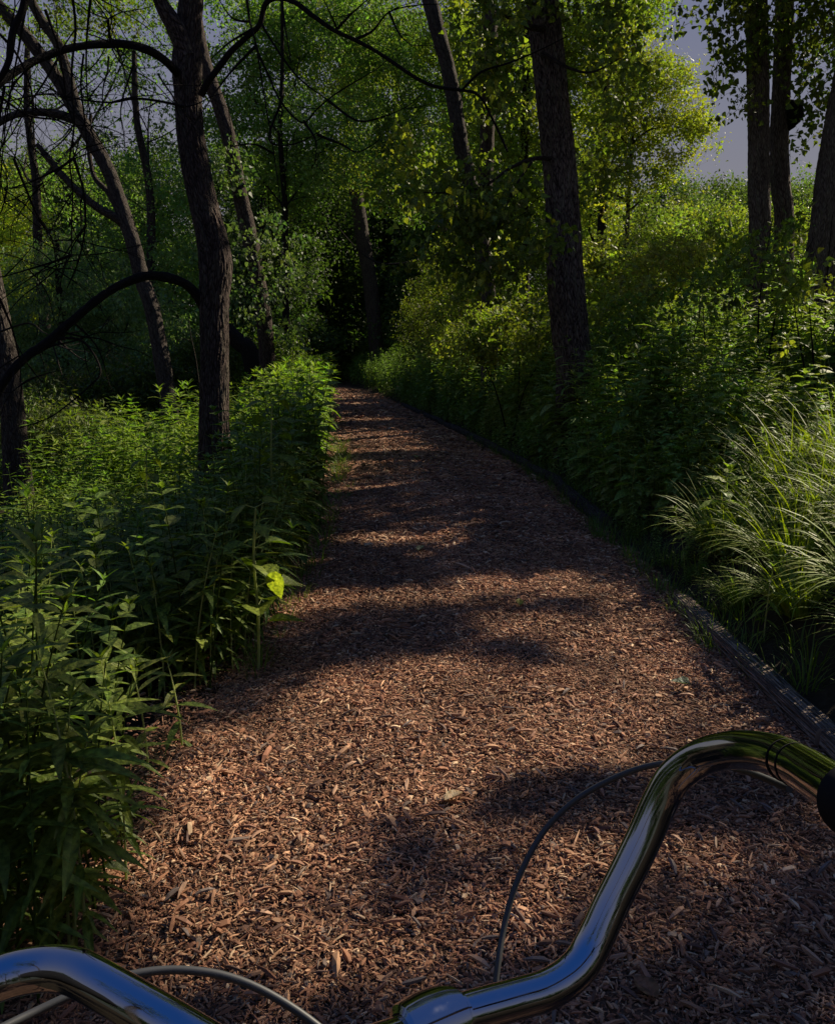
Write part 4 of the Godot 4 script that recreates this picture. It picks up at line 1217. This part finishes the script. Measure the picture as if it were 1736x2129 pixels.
# ---------------------------------------------------------------- weeds, grasses, ground cover
func build_herbs() -> void:
	var lance := leaf_meshes(LANCE, Color(0.17, 0.26, 0.045), 6)
	var lance_b := leaf_meshes(LANCE, Color(0.19, 0.27, 0.05), 6)
	var broad := leaf_meshes(BROAD, Color(0.16, 0.23, 0.03), 5)
	var ovate := leaf_meshes(OVATE, Color(0.20, 0.31, 0.06), 5)
	M.broad_leaves = broad
	# left: leafy stems, the nearest ones each on its own
	var protos := []
	for k in 4:
		protos.append(herb_thing("leafy_weed", "tall leafy weed stem in the dense green stand left of the path", "weed", Vector3.ZERO, [0.80, 0.92, 0.72, 0.86][k], [13, 14, 12, 13][k], [0.16, 0.15, 0.165, 0.14][k], 0.12, lance if k % 2 else lance_b, Color.WHITE, "leafy weeds left of the path"))
	var spots := []
	while spots.size() < 124:
		var f := 1.75 + 3.6 * pow(rng.randf(), 1.2)
		var s := -1.22 - 1.9 * pow(rng.randf(), 1.25)
		var x := middle(f) + s
		if absf(x) / f > 0.62 or (s > -1.75 and f > 2.45 and f < 3.7):
			continue
		spots.append([x, f])
	for k in spots.size():
		var at := on(spots[k][0], -spots[k][1])
		var size := rf(0.70, 1.0)
		if k < 4:
			var p: Node3D = protos[k]
			p.position = at
			p.rotation.y = rf(0.0, TAU)
		else:
			again(protos[k % 4], "leafy_weed", at, rf(0.0, TAU), size, "tall leafy weed stem in the dense green stand left of the path", "leafy weeds left of the path")
	# singled-out plants
	var o: Node3D
	o = tall_stalk("sunflower_stalk", "tall stalk with big toothed heart-shaped leaves at the left path edge", px(537, 1400, 4.15), 0.80, 7, 0.17, broad)
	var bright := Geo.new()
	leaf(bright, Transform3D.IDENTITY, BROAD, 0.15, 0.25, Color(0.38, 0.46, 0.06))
	var lit := part("leaf", bright.done(), M.leaf, o)
	lit.transform = facing(Vector3(0.12, -1.0, 0.1), Vector3(-0.5, 0.2, 0.8), 0.135, px(572, 1188, 3.9))
	lit.position -= o.position
	lit.set_meta("label", "hanging toothed leaf lit bright yellow-green from behind")
	o = tall_stalk("sunflower_stalk", "tall broad-leaved stalk overtopping the weeds right of the dark furrowed trunk", on(-0.93, -5.4), 1.22, 9, 0.19, broad)
	o = tall_stalk("sunflower_stalk", "broad-leaved sapling with drooping leaves left of the dark furrowed trunk", on(px(610, 850, 7.5).x - 0.1, -8.0), 1.2, 8, 0.2, broad)
	o = tall_stalk("sunflower_stalk", "broad-leaved weed among the lit leaves in front of the leaning grey trunk", on(px(300, 900, 7.0).x, -7.0), 1.05, 8, 0.17, broad)
	herb_thing("seedling", "young light green weed on its own at the dark gap by the left path edge", "weed", on(-1.0, -2.95), 0.42, 5, 0.15, 0.05, lance_b, Color.WHITE)
	herb_thing("seedling", "second young weed beside the lone one at the left path edge", "weed", on(-0.92, -3.12), 0.36, 6, 0.12, 0.08, lance_b, Color.WHITE)
	herb_thing("seedling", "low dark rosette weed on the chips below the two young weeds", "weed", on(-0.93, -2.55), 0.10, 4, 0.13, 0.02, lance, Color.WHITE)
	herb_thing("seedling", "upright pale-tipped weed in front of the tall grass right of the path", "weed", on(2.0, -4.3), 0.62, 9, 0.12, 0.05, lance_b, Color.WHITE)
	herb_thing("seedling", "shorter dark weed left of the pale-tipped one right of the path", "weed", on(1.78, -4.2), 0.38, 8, 0.11, 0.05, lance, Color.WHITE)
	herb_thing("seedling", "small ovate-leaved weed behind the squared timber", "weed", on(1.86, -3.3), 0.30, 5, 0.12, 0.08, ovate, Color.WHITE)
	herb_thing("seedling", "drooping toothed-leaved weed at the right border behind the timber", "weed", on(2.02, -3.0), 0.42, 6, 0.14, 0.1, ovate, Color.WHITE)

	var meshes := []
	for k in 5:
		meshes.append(herb_mesh(rf(0.70, 1.0), 9 + k % 4, [0.15, 0.13, 0.11, 0.155, 0.10][k], 0.17, OVATE if k == 2 else LANCE))
	var where := [[], [], [], [], []]
	var tints := [[], [], [], [], []]
	for q in 6500:
		var f := 1.2 + 22.0 * pow(rng.randf(), 1.35)
		var s := -1.2 - 0.34 * smoothstep(7.0, 9.5, f) * (1.0 - smoothstep(15.0, 19.0, f)) - rf(0.0, 0.12) - 12.0 * pow(rng.randf(), 1.4)
		if f < 4.5 and s > -2.6 and rng.randf() < 0.5:
			continue
		if s > -1.75 and f > 2.45 and f < 3.7:
			continue
		var x := middle(f) + s
		if absf(x) / f > 0.75 or (s < -5.2 and f > 7.0) or (f > 13.5 and s < -2.6):
			continue
		var k := rng.randi_range(0, 4)
		var dip := smoothstep(4.0, 5.5, f) * (1.0 - smoothstep(9.0, 11.0, f)) * (1.0 - smoothstep(-2.3, -1.5, s))
		var size := rf(0.8, 1.15) * (1.0 - 0.30 * dip) * (1.0 + 0.40 * smoothstep(9.5, 12.0, f)) * (1.0 + 0.42 * smoothstep(5.5, 8.5, f) * (1.0 - smoothstep(9.5, 12.0, f)) * smoothstep(-2.3, -1.5, s))
		where[k].append(Transform3D(Basis.from_euler(Vector3(rf(-0.12, 0.12), rf(0.0, TAU), rf(-0.12, 0.12))).scaled(Vector3.ONE * size), on(x, -f, -0.02)))
		var m := rf(0.8, 1.2)
		if rng.randf() < 0.04:
			m *= 1.5
		var lush := 1.0 + 0.45 * smoothstep(7.0, 9.5, f)
		tints[k].append(Color(0.155 * m * lush * rf(0.85, 1.2), 0.25 * m * lush, 0.05 * m))
	for q in 900:
		var f := 16.0 + 34.0 * rng.randf()
		var s := -1.45 - 3.5 * pow(rng.randf(), 1.5)
		var k := rng.randi_range(0, 4)
		where[k].append(Transform3D(Basis.from_euler(Vector3(0.0, rf(0.0, TAU), 0.0)).scaled(Vector3.ONE * rf(0.9, 1.4)), on(middle(f) + s, -f, -0.02)))
		var m := rf(0.8, 1.2)
		tints[k].append(Color(0.18 * m, 0.26 * m, 0.045 * m))
	for k in 5:
		swarm("weeds", meshes[k], M.leaf, where[k], tints[k], self)

	# right: nettles and leafy weeds up the bank
	var rights := [herb_mesh(0.85, 11, 0.12, 0.14, OVATE), herb_mesh(1.0, 13, 0.13, 0.18, LANCE), herb_mesh(0.7, 9, 0.13, 0.14, OVATE), herb_mesh(0.95, 14, 0.10, 0.18, LANCE)]
	where = [[], [], [], []]
	tints = [[], [], [], []]
	for q in 9500:
		var f := 3.6 + 24.0 * pow(rng.randf(), 1.3)
		var s := 1.34 + 9.0 * pow(rng.randf(), 1.25)
		var x := middle(f) + s
		if absf(x) / f > 0.72 or (f < 5.2 and s < 2.1):
			continue
		var k := rng.randi_range(0, 3)
		var size := rf(0.75, 1.2) * (0.48 + 0.66 * smoothstep(1.32, 1.75, s)) * (0.42 + 0.58 * smoothstep(5.6, 8.6, f)) * (0.95 + 0.75 * noise.get_noise_2d(x * 70.0, f * 70.0))
		where[k].append(Transform3D(Basis.from_euler(Vector3(rf(-0.15, 0.15), rf(0.0, TAU), rf(-0.15, 0.15))).scaled(Vector3.ONE * size), on(x, -f, -0.02)))
		var m := rf(0.75, 1.2)
		tints[k].append(Color(0.27 * m * rf(0.8, 1.3), 0.41 * m, 0.11 * m))
	for q in 1100:
		var f := 16.0 + 34.0 * rng.randf()
		var s := 1.34 + 4.5 * pow(rng.randf(), 1.4)
		var k := rng.randi_range(0, 3)
		where[k].append(Transform3D(Basis.from_euler(Vector3(0.0, rf(0.0, TAU), 0.0)).scaled(Vector3.ONE * rf(0.9, 1.5)), on(middle(f) + s, -f, -0.02)))
		var m := rf(0.75, 1.2)
		tints[k].append(Color(0.18 * m, 0.30 * m, 0.065 * m))
	for k in 4:
		swarm("bank_weeds", rights[k], M.leaf, where[k], tints[k], self)
	var rp := [herb_thing("bank_weed", "leafy weed on the right bank beside the path", "weed", on(2.0, -5.6), 0.62, 8, 0.15, 0.1, ovate, Color.WHITE, "leafy weeds on the right bank"), herb_thing("bank_weed", "leafy weed on the right bank beside the path", "weed", on(2.3, -6.4), 0.72, 9, 0.14, 0.12, lance, Color.WHITE, "leafy weeds on the right bank")]
	for k in 40:
		var f := rf(5.0, 9.0)
		var s := 1.4 + 2.2 * pow(rng.randf(), 1.2)
		again(rp[k % 2], "bank_weed", on(middle(f) + s, -f), rf(0.0, TAU), rf(0.8, 1.2) * (0.55 + 0.5 * smoothstep(5.5, 8.5, f)), "leafy weed on the right bank beside the path", "leafy weeds on the right bank")

	# grasses
	var wind := Vector3(-0.6, 0.0, 0.3)
	var clump := [tuft(170, 1.05, 0.0125, 0.6, Color(0.27, 0.34, 0.05), wind), tuft(150, 0.95, 0.013, 0.55, Color(0.24, 0.32, 0.055), wind), tuft(180, 1.15, 0.012, 0.65, Color(0.28, 0.34, 0.055), wind)]
	var cl := [[2.15, 3.95, "bright arching grass clump at the right border, the nearest and lowest one"], [1.98, 3.45, "arching grass clump hanging over the squared timber"], [2.45, 4.5, "sunlit grass clump behind the nearest one at the right border"], [2.1, 4.9, "arching grass clump left of the sunlit ones, reaching toward the path"], [2.55, 5.3, "sunlit grass clump in the middle of the grassy patch at right"], [3.05, 5.4, "grass clump at the right border above the sunlit ones"], [1.98, 5.7, "dark arching grass clump in shade next to the path weeds"], [2.35, 6.1, "shaded grass clump at the back of the grassy patch"], [3.0, 6.3, "grass clump with long blades under the dark broad-leaved bush"], [2.6, 3.6, "low grass clump cut by the right border"], [1.75, 4.75, "small grass clump by the far end of the squared timber"], [2.75, 4.9, "broad grass clump between two sunlit ones at the right border"], [1.9, 4.35, "low grass clump drooping toward the chips beyond the squared timber"]]
	for k in cl.size():
		var c: Array = cl[k]
		var m := lone("grass_clump", clump[k % 3], M.blade, c[2], "grass", on(c[0] + 0.10, -c[1]))
		m.rotation.y = rf(-0.5, 0.5)
		m.scale = Vector3.ONE * ([0.68, 0.55, 0.66, 0.56, 0.66, 0.66, 0.55, 0.62, 0.7, 0.54, 0.32, 0.64, 0.46][k])
	var fine := [tuft(26, 0.7, 0.005, 0.3, Color.WHITE, wind * 0.3), tuft(22, 0.9, 0.0045, 0.35, Color.WHITE, wind * 0.2)]
	where = [[], []]
	tints = [[], []]
	for q in 1500:
		var f := 4.5 + 16.0 * pow(rng.randf(), 1.2)
		var s := 1.7 + 6.0 * rng.randf()
		var x := middle(f) + s
		if absf(x) / f > 0.7 or noise.get_noise_2d(x * 40.0, f * 40.0) < -0.1:
			continue
		var k := rng.randi_range(0, 1)
		where[k].append(Transform3D(Basis.from_euler(Vector3(0.0, rf(0.0, TAU), 0.0)).scaled(Vector3.ONE * rf(0.7, 1.25)), on(x, -f)))
		var m := rf(0.8, 1.25)
		tints[k].append(Color(0.22 * m, 0.27 * m, 0.045 * m))
	for k in 2:
		swarm("tall_grass", fine[k], M.blade, where[k], tints[k], self)
	var short := tuft(14, 0.22, 0.003, 0.2, Color.WHITE, Vector3.ZERO)
	where = [[]]
	tints = [[]]
	for q in 420:
		var f := 3.6 + 12.0 * rng.randf()
		var s := rf(1.12, 1.5)
		if rng.randf() < 0.3:
			s = -rf(1.12, 1.35)
		where[0].append(Transform3D(Basis.from_euler(Vector3(0.0, rf(0.0, TAU), 0.0)).scaled(Vector3.ONE * rf(0.5, 1.2)), on(middle(f) + s, -f)))
		tints[0].append(Color(0.16, 0.24, 0.05) * rf(0.7, 1.2))
	swarm("short_grass", short, M.blade, where[0], tints[0], self)

	# low cover under the wood
	var low: Array = M.sprays_small
	where = [[], [], []]
	tints = [[], [], []]
	for q in 5200:
		var f := 14.0 + 50.0 * pow(rng.randf(), 1.1)
		var x := rf(-0.62, 0.62) * f
		if absf(x - middle(f)) < 2.5:
			continue
		var k := rng.randi_range(0, 2)
		where[k].append(Transform3D(Basis.from_euler(Vector3(rf(-0.3, 0.3), rf(0.0, TAU), 0.0)).scaled(Vector3.ONE * rf(1.0, 1.8) * (1.0 + f * 0.012)), on(x, -f, rf(0.05, 0.7))))
		var m := rf(0.75, 1.2)
		tints[k].append(Color(0.12 * m, 0.21 * m, 0.045 * m))
	for q in 3400:
		var f := 15.0 + 27.0 * rng.randf()
		var x := rf(0.12, 0.56) * f
		if absf(x - middle(f)) < 2.5:
			continue
		var k := rng.randi_range(0, 2)
		where[k].append(Transform3D(Basis.from_euler(Vector3(rf(-0.3, 0.3), rf(0.0, TAU), 0.0)).scaled(Vector3.ONE * rf(1.2, 2.0)), on(x, -f, rf(0.1, 0.5 + 0.035 * f))))
		var m := rf(0.75, 1.25)
		tints[k].append(Color(0.24 * m, 0.32 * m, 0.06 * m))
	for k in 3:
		swarm("undergrowth", low[k], M.leaf, where[k], tints[k], self)


func tall_stalk(called: String, label: String, at: Vector3, h: float, pairs: int, size: float, shapes: Array) -> Node3D:
	at.y = ground(at.x, at.z)
	var t := thing(called, label, "weed", at)
	var g := Geo.new()
	tube(g, [Vector3(0, -0.05, 0), Vector3(0.01, h * 0.35, 0.0), Vector3(0.0, h * 0.7, 0.01), Vector3(0.015, h, 0.0)], [0.008, 0.007, 0.006, 0.004], 7, 0.1, 0.0, 0.0, Color(0.38, 0.44, 0.16), 1.0, false)
	part("stem", g.done(), M.stem, t)
	for k in pairs:
		var q := lerpf(0.28, 1.0, k / float(pairs - 1))
		for e in 2:
			var a := k * 1.45 + e * PI + rf(-0.3, 0.3)
			var d := Vector3(cos(a), 0.0, sin(a))
			var root := Vector3(0.01, h * q, 0.0)
			var joint := root + d * size * 0.3 + Vector3.UP * size * 0.12
			var s := size * (1.0 if q < 0.8 else 0.65) * rf(0.8, 1.15)
			var gs := Geo.new()
			tube(gs, [root, joint], [0.0025, 0.002], 4, 0.05, 0.0, 0.0, Color(0.38, 0.44, 0.16), 1.0, false)
			part("leaf_stalk", gs.done(), M.stem, t)
			var o := part("leaf", shapes[rng.randi_range(0, shapes.size() - 1)], M.leaf, t)
			o.transform = facing(d + Vector3.DOWN * rf(-0.15, 0.55), Vector3.UP + any_dir() * 0.25, s, joint)
	return t


# ---------------------------------------------------------------- the bicycle one looks over
func build_bicycle() -> void:
	var hub := px(900, 2140, 0.488)
	var t := thing("bicycle", "bicycle seen from the rider's place, chrome cruiser handlebar with black grips", "bicycle", Vector3(hub.x, 0.0, hub.z))
	var g := Geo.new()
	var bar := [[-300, 2225, 0.36], [-230, 2168, 0.385], [-160, 2117, 0.41], [-90, 2074, 0.43], [-40, 2049, 0.441], [0, 2034, 0.447], [40, 2022, 0.451], [100, 2013, 0.452], [150, 2018, 0.448], [190, 2036, 0.442], [250, 2070, 0.434], [340, 2122, 0.424], [420, 2170, 0.418], [480, 2204, 0.416], [535, 2226, 0.418], [620, 2228, 0.43], [720, 2198, 0.448], [830, 2160, 0.474],
		[900, 2134, 0.488], [971, 2106, 0.50], [1070, 2078, 0.512], [1140, 2056, 0.52], [1195, 2019, 0.53], [1229, 1969, 0.54], [1268, 1885, 0.548], [1307, 1807, 0.552], [1340, 1738, 0.555], [1369, 1672, 0.556], [1402, 1616, 0.553], [1453, 1577, 0.542], [1509, 1561, 0.522], [1559, 1560, 0.50], [1615, 1571, 0.470], [1666, 1596, 0.44], [1712, 1625, 0.412], [1760, 1655, 0.386], [1820, 1690, 0.36], [1890, 1730, 0.33]]
	var pts := []
	var rads := []
	for p in bar:
		pts.append(px(p[0], p[1], p[2]))
		rads.append(0.0114)
	tube(g, pts, rads, 40, 0.006)
	var hb := part("handlebar", g.done(), M.chrome, t, true)
	for k in [[32, 0.42], [32, 0.8]]:
		var a: Vector3 = pts[k[0]].lerp(pts[k[0] + 1], k[1])
		var d: Vector3 = (pts[k[0] + 1] - pts[k[0]]).normalized()
		g = Geo.new()
		tube(g, [a - d * 0.0004, a + d * 0.0004], [0.0117, 0.0117], 32, 0.002)
		part("band", g.done(), M.rubber, hb)
	# grips
	for e in 2:
		var gp := []
		var gr := []
		if e == 0:
			gp = [px(1766, 1659, 0.383), px(1773, 1663, 0.380), px(1785, 1670, 0.375), px(1820, 1690, 0.36), px(1890, 1730, 0.33), px(1900, 1738, 0.328)]
		else:
			gp = [px(-105, 2083, 0.426), px(-125, 2095, 0.42), px(-160, 2117, 0.41), px(-230, 2168, 0.385), px(-300, 2225, 0.36), px(-306, 2230, 0.358)]
		gr = [0.0135, 0.0165, 0.0165, 0.0162, 0.0165, 0.012]
		g = Geo.new()
		tube(g, gp, gr, 28, 0.004, 0.0, 0.0, Color.WHITE, 1.0, true)
		part("grip", g.done(), M.rubber, t, true)
	# brake cables
	g = Geo.new()
	var cab := []
	for p in [[1640, 1640, 0.48], [1540, 1600, 0.535], [1460, 1585, 0.575], [1391, 1586, 0.60], [1324, 1599, 0.615], [1251, 1630, 0.625], [1189, 1669, 0.628], [1133, 1725, 0.628], [1094, 1790, 0.622], [1066, 1857, 0.614], [1047, 1930, 0.604], [1036, 1997, 0.592], [1030, 2045, 0.585], [1026, 2110, 0.575], [1024, 2200, 0.56]]:
		cab.append(px(p[0], p[1], p[2]))
	var cr := []
	for p in cab:
		cr.append(0.0022)
	tube(g, cab, cr, 12, 0.008)
	part("brake_cable", g.done(), M.cable, t, true)
	g = Geo.new()
	cab = []
	cr = []
	for p in [[-60, 2170, 0.46], [20, 2130, 0.475], [72, 2105, 0.485], [140, 2073, 0.495], [210, 2042, 0.505], [288, 2024, 0.512], [340, 2017, 0.517], [400, 2018, 0.52], [460, 2027, 0.522], [520, 2047, 0.522], [580, 2078, 0.52], [640, 2118, 0.516], [700, 2168, 0.51], [760, 2230, 0.505], [810, 2300, 0.50]]:
		cab.append(px(p[0], p[1], p[2]))
		cr.append(0.0025)
	tube(g, cab, cr, 12, 0.008)
	part("brake_cable", g.done(), M.cable, t, true)
	# stem clamp round the middle of the bar, quill, head tube, fork and front wheel
	g = Geo.new()
	var c := px(898, 2134, 0.488)
	var ax := (px(971, 2106, 0.50) - px(830, 2160, 0.474)).normalized()
	tube(g, [c - ax * 0.0205, c - ax * 0.019, c - ax * 0.015, c - ax * 0.006, c + ax * 0.006, c + ax * 0.013, c + ax * 0.0175, c + ax * 0.019], [0.0125, 0.0165, 0.0178, 0.0192, 0.0192, 0.0178, 0.0162, 0.0125], 36, 0.002)
	var sc := part("stem_clamp", g.done(), M.chrome, t, true)
	g = Geo.new()
	tube(g, [c + ax * 0.0192, c + ax * 0.0205, c + ax * 0.0225], [0.0138, 0.0138, 0.0122], 30, 0.002)
	part("collar", g.done(), M.chrome, sc)
	g = Geo.new()
	var ahead := Vector3(-ax.z, 0.0, ax.x).normalized()
	if ahead.z > 0.0:
		ahead = -ahead
	var top := c + ahead * 0.034 + Vector3.DOWN * 0.07
	tube(g, [c + ahead * 0.006 + Vector3.DOWN * 0.012, c + ahead * 0.022 + Vector3.DOWN * 0.04, top, top + Vector3.DOWN * 0.03, top + Vector3.DOWN * 0.08 + ahead * 0.02], [0.014, 0.0135, 0.014, 0.0125, 0.0125], 24, 0.005)
	part("stem", g.done(), M.chrome, t, true)
	g = Geo.new()
	var hd := top + Vector3.DOWN * 0.075 + ahead * 0.018
	var hl := hd + Vector3.DOWN * 0.16 + ahead * 0.05
	tube(g, [hd, hl], [0.018, 0.018], 24, 0.05)
	part("head_tube", g.done(), M.paint, t, true)
	g = Geo.new()
	var axle := Vector3(hl.x, 0.30, hl.z) + ahead * 0.17
	var across := Vector3(-ahead.z, 0.0, ahead.x)
	for e in [-1.0, 1.0]:
		tube(g, [hl, hl + across * 0.045 * e + Vector3.DOWN * 0.03, axle + across * 0.05 * e + Vector3.UP * 0.15 - ahead * 0.05, axle + across * 0.05 * e], [0.013, 0.013, 0.011, 0.008], 14, 0.03)
	part("fork", g.done(), M.chrome, t, true)
	g = Geo.new()
	var back := -ahead
	tube(g, [hd + Vector3.DOWN * 0.02, hd + back * 0.35 + Vector3.DOWN * 0.12, hd + back * 0.62 + Vector3.DOWN * 0.30], [0.016, 0.016, 0.016], 20, 0.05)
	tube(g, [hl + Vector3.UP * 0.02, hl + back * 0.30 + Vector3.DOWN * 0.28, hl + back * 0.50 + Vector3.DOWN * 0.42], [0.017, 0.017, 0.017], 20, 0.05)
	part("frame", g.done(), M.paint, t, true)
	var ring := []
	var ring2 := []
	var rr := []
	var rr2 := []
	for k in 33:
		var a := TAU * k / 32.0
		ring.append(axle + (ahead * cos(a) + Vector3.UP * sin(a)) * 0.285)
		ring2.append(axle + (ahead * cos(a) + Vector3.UP * sin(a)) * 0.262)
		rr.append(0.023)
		rr2.append(0.011)
	g = Geo.new()
	tube(g, ring2, rr2, 10, 0.06, 0.0, 0.0, Color.WHITE, 1.0, false)
	for k in 28:
		var a := TAU * k / 28.0
		var e := 1.0 if k % 2 else -1.0
		tube(g, [axle + across * 0.03 * e, axle + (ahead * cos(a) + Vector3.UP * sin(a)) * 0.258], [0.001, 0.001], 4, 0.3, 0.0, 0.0, Color.WHITE, 1.0, false)
	tube(g, [axle - across * 0.05, axle + across * 0.05], [0.014, 0.014], 12, 0.05)
	var wheel := part("front_wheel", g.done(), M.chrome, t, true)
	g = Geo.new()
	tube(g, ring, rr, 14, 0.05, 0.0, 0.0, Color.WHITE, 1.0, false)
	part("tyre", g.done(), M.rubber, wheel)


# ---------------------------------------------------------------- small things lying on the path
func build_litter() -> void:
	var rows := [[0.60, 4.85, OVATE, Color(0.36, 0.36, 0.06), 0.085, "yellow-green fallen leaf lying in the sun patch in the middle of the path"], [1.22, 3.62, HEART, Color(0.10, 0.16, 0.10), 0.09, "dark green fallen leaf lying near the squared timber"], [0.15, 2.66, OVATE, Color(0.42, 0.33, 0.20), 0.09, "curled tan fallen leaf on the chips left of the right brake cable"], [-0.02, 12.4, SIMPLE, Color(0.50, 0.50, 0.50), 0.22, "pale grey scrap lying on the path near the first streaks of light"], [-0.60, 1.56, HEART, Color(0.13, 0.22, 0.05), 0.07, "small round green leaf beside the left handlebar bend"], [0.55, 1.72, OVATE, Color(0.30, 0.17, 0.10), 0.085, "curled brown dead leaf at the near end of the path"], [0.0, 6.3, OVATE, Color(0.11, 0.17, 0.10), 0.10, "dark fallen leaf lying in the shade where the path straightens"]]
	for r in rows:
		var g := Geo.new()
		leaf(g, Transform3D(Basis.IDENTITY.scaled(Vector3.ONE * r[4]), Vector3.ZERO), r[2], -0.1, 0.5, r[3])
		var o := lone("fallen_leaf" if r[2] != SIMPLE else "scrap", g.done(), M.leaf, r[5], "leaf" if r[2] != SIMPLE else "scrap", Vector3(r[0], 0.055, -r[1]))
		o.rotation = Vector3(rf(-0.15, 0.15), rf(0.0, TAU), rf(-0.2, 0.2))
	var tw := [[0.75, 2.35, 0.16, "thin dark twig lying on the chips inside the right brake cable"], [-0.25, 2.9, 0.13, "short bent twig lying in the sun patch left of the middle"], [0.95, 3.9, 0.2, "forked grey twig lying at the far rim of the sun patch"], [-0.55, 4.7, 0.18, "dark twig lying in the shade beyond the sun patch at left"], [1.25, 2.75, 0.15, "twig lying between the handlebar bend and the squared timber"]]
	for r in tw:
		var gt := Geo.new()
		twigs(gt, Vector3.ZERO, Vector3(1.0, 0.02, rf(-0.3, 0.3)), r[2], 0.003, 1, 0.0)
		for q in gt.v.size():
			gt.v[q].y *= 0.15
		var ot := lone("fallen_twig", gt.done(), M.bark_grey, r[3], "twig", Vector3(r[0], 0.056, -r[1]))
		ot.rotation.y = rf(0.0, TAU)
	# bare dry stalk standing by the dark trunk
	var g := Geo.new()
	limb(g, line_px([[420, 850], [410, 760], [398, 700], [393, 660]], 10.5, 10.5), 0.009, 0.004)
	limb(g, line_px([[400, 710], [385, 705], [362, 707]], 10.5, 10.5), 0.006, 0.003)
	var p := px(420, 850, 10.5)
	p.y = ground(p.x, p.z)
	var t := thing("dry_stalk", "thin pale bare stalk standing just left of the dark furrowed trunk", "twig", p)
	part("stalk", g.done(), M.bark_grey, t, true)
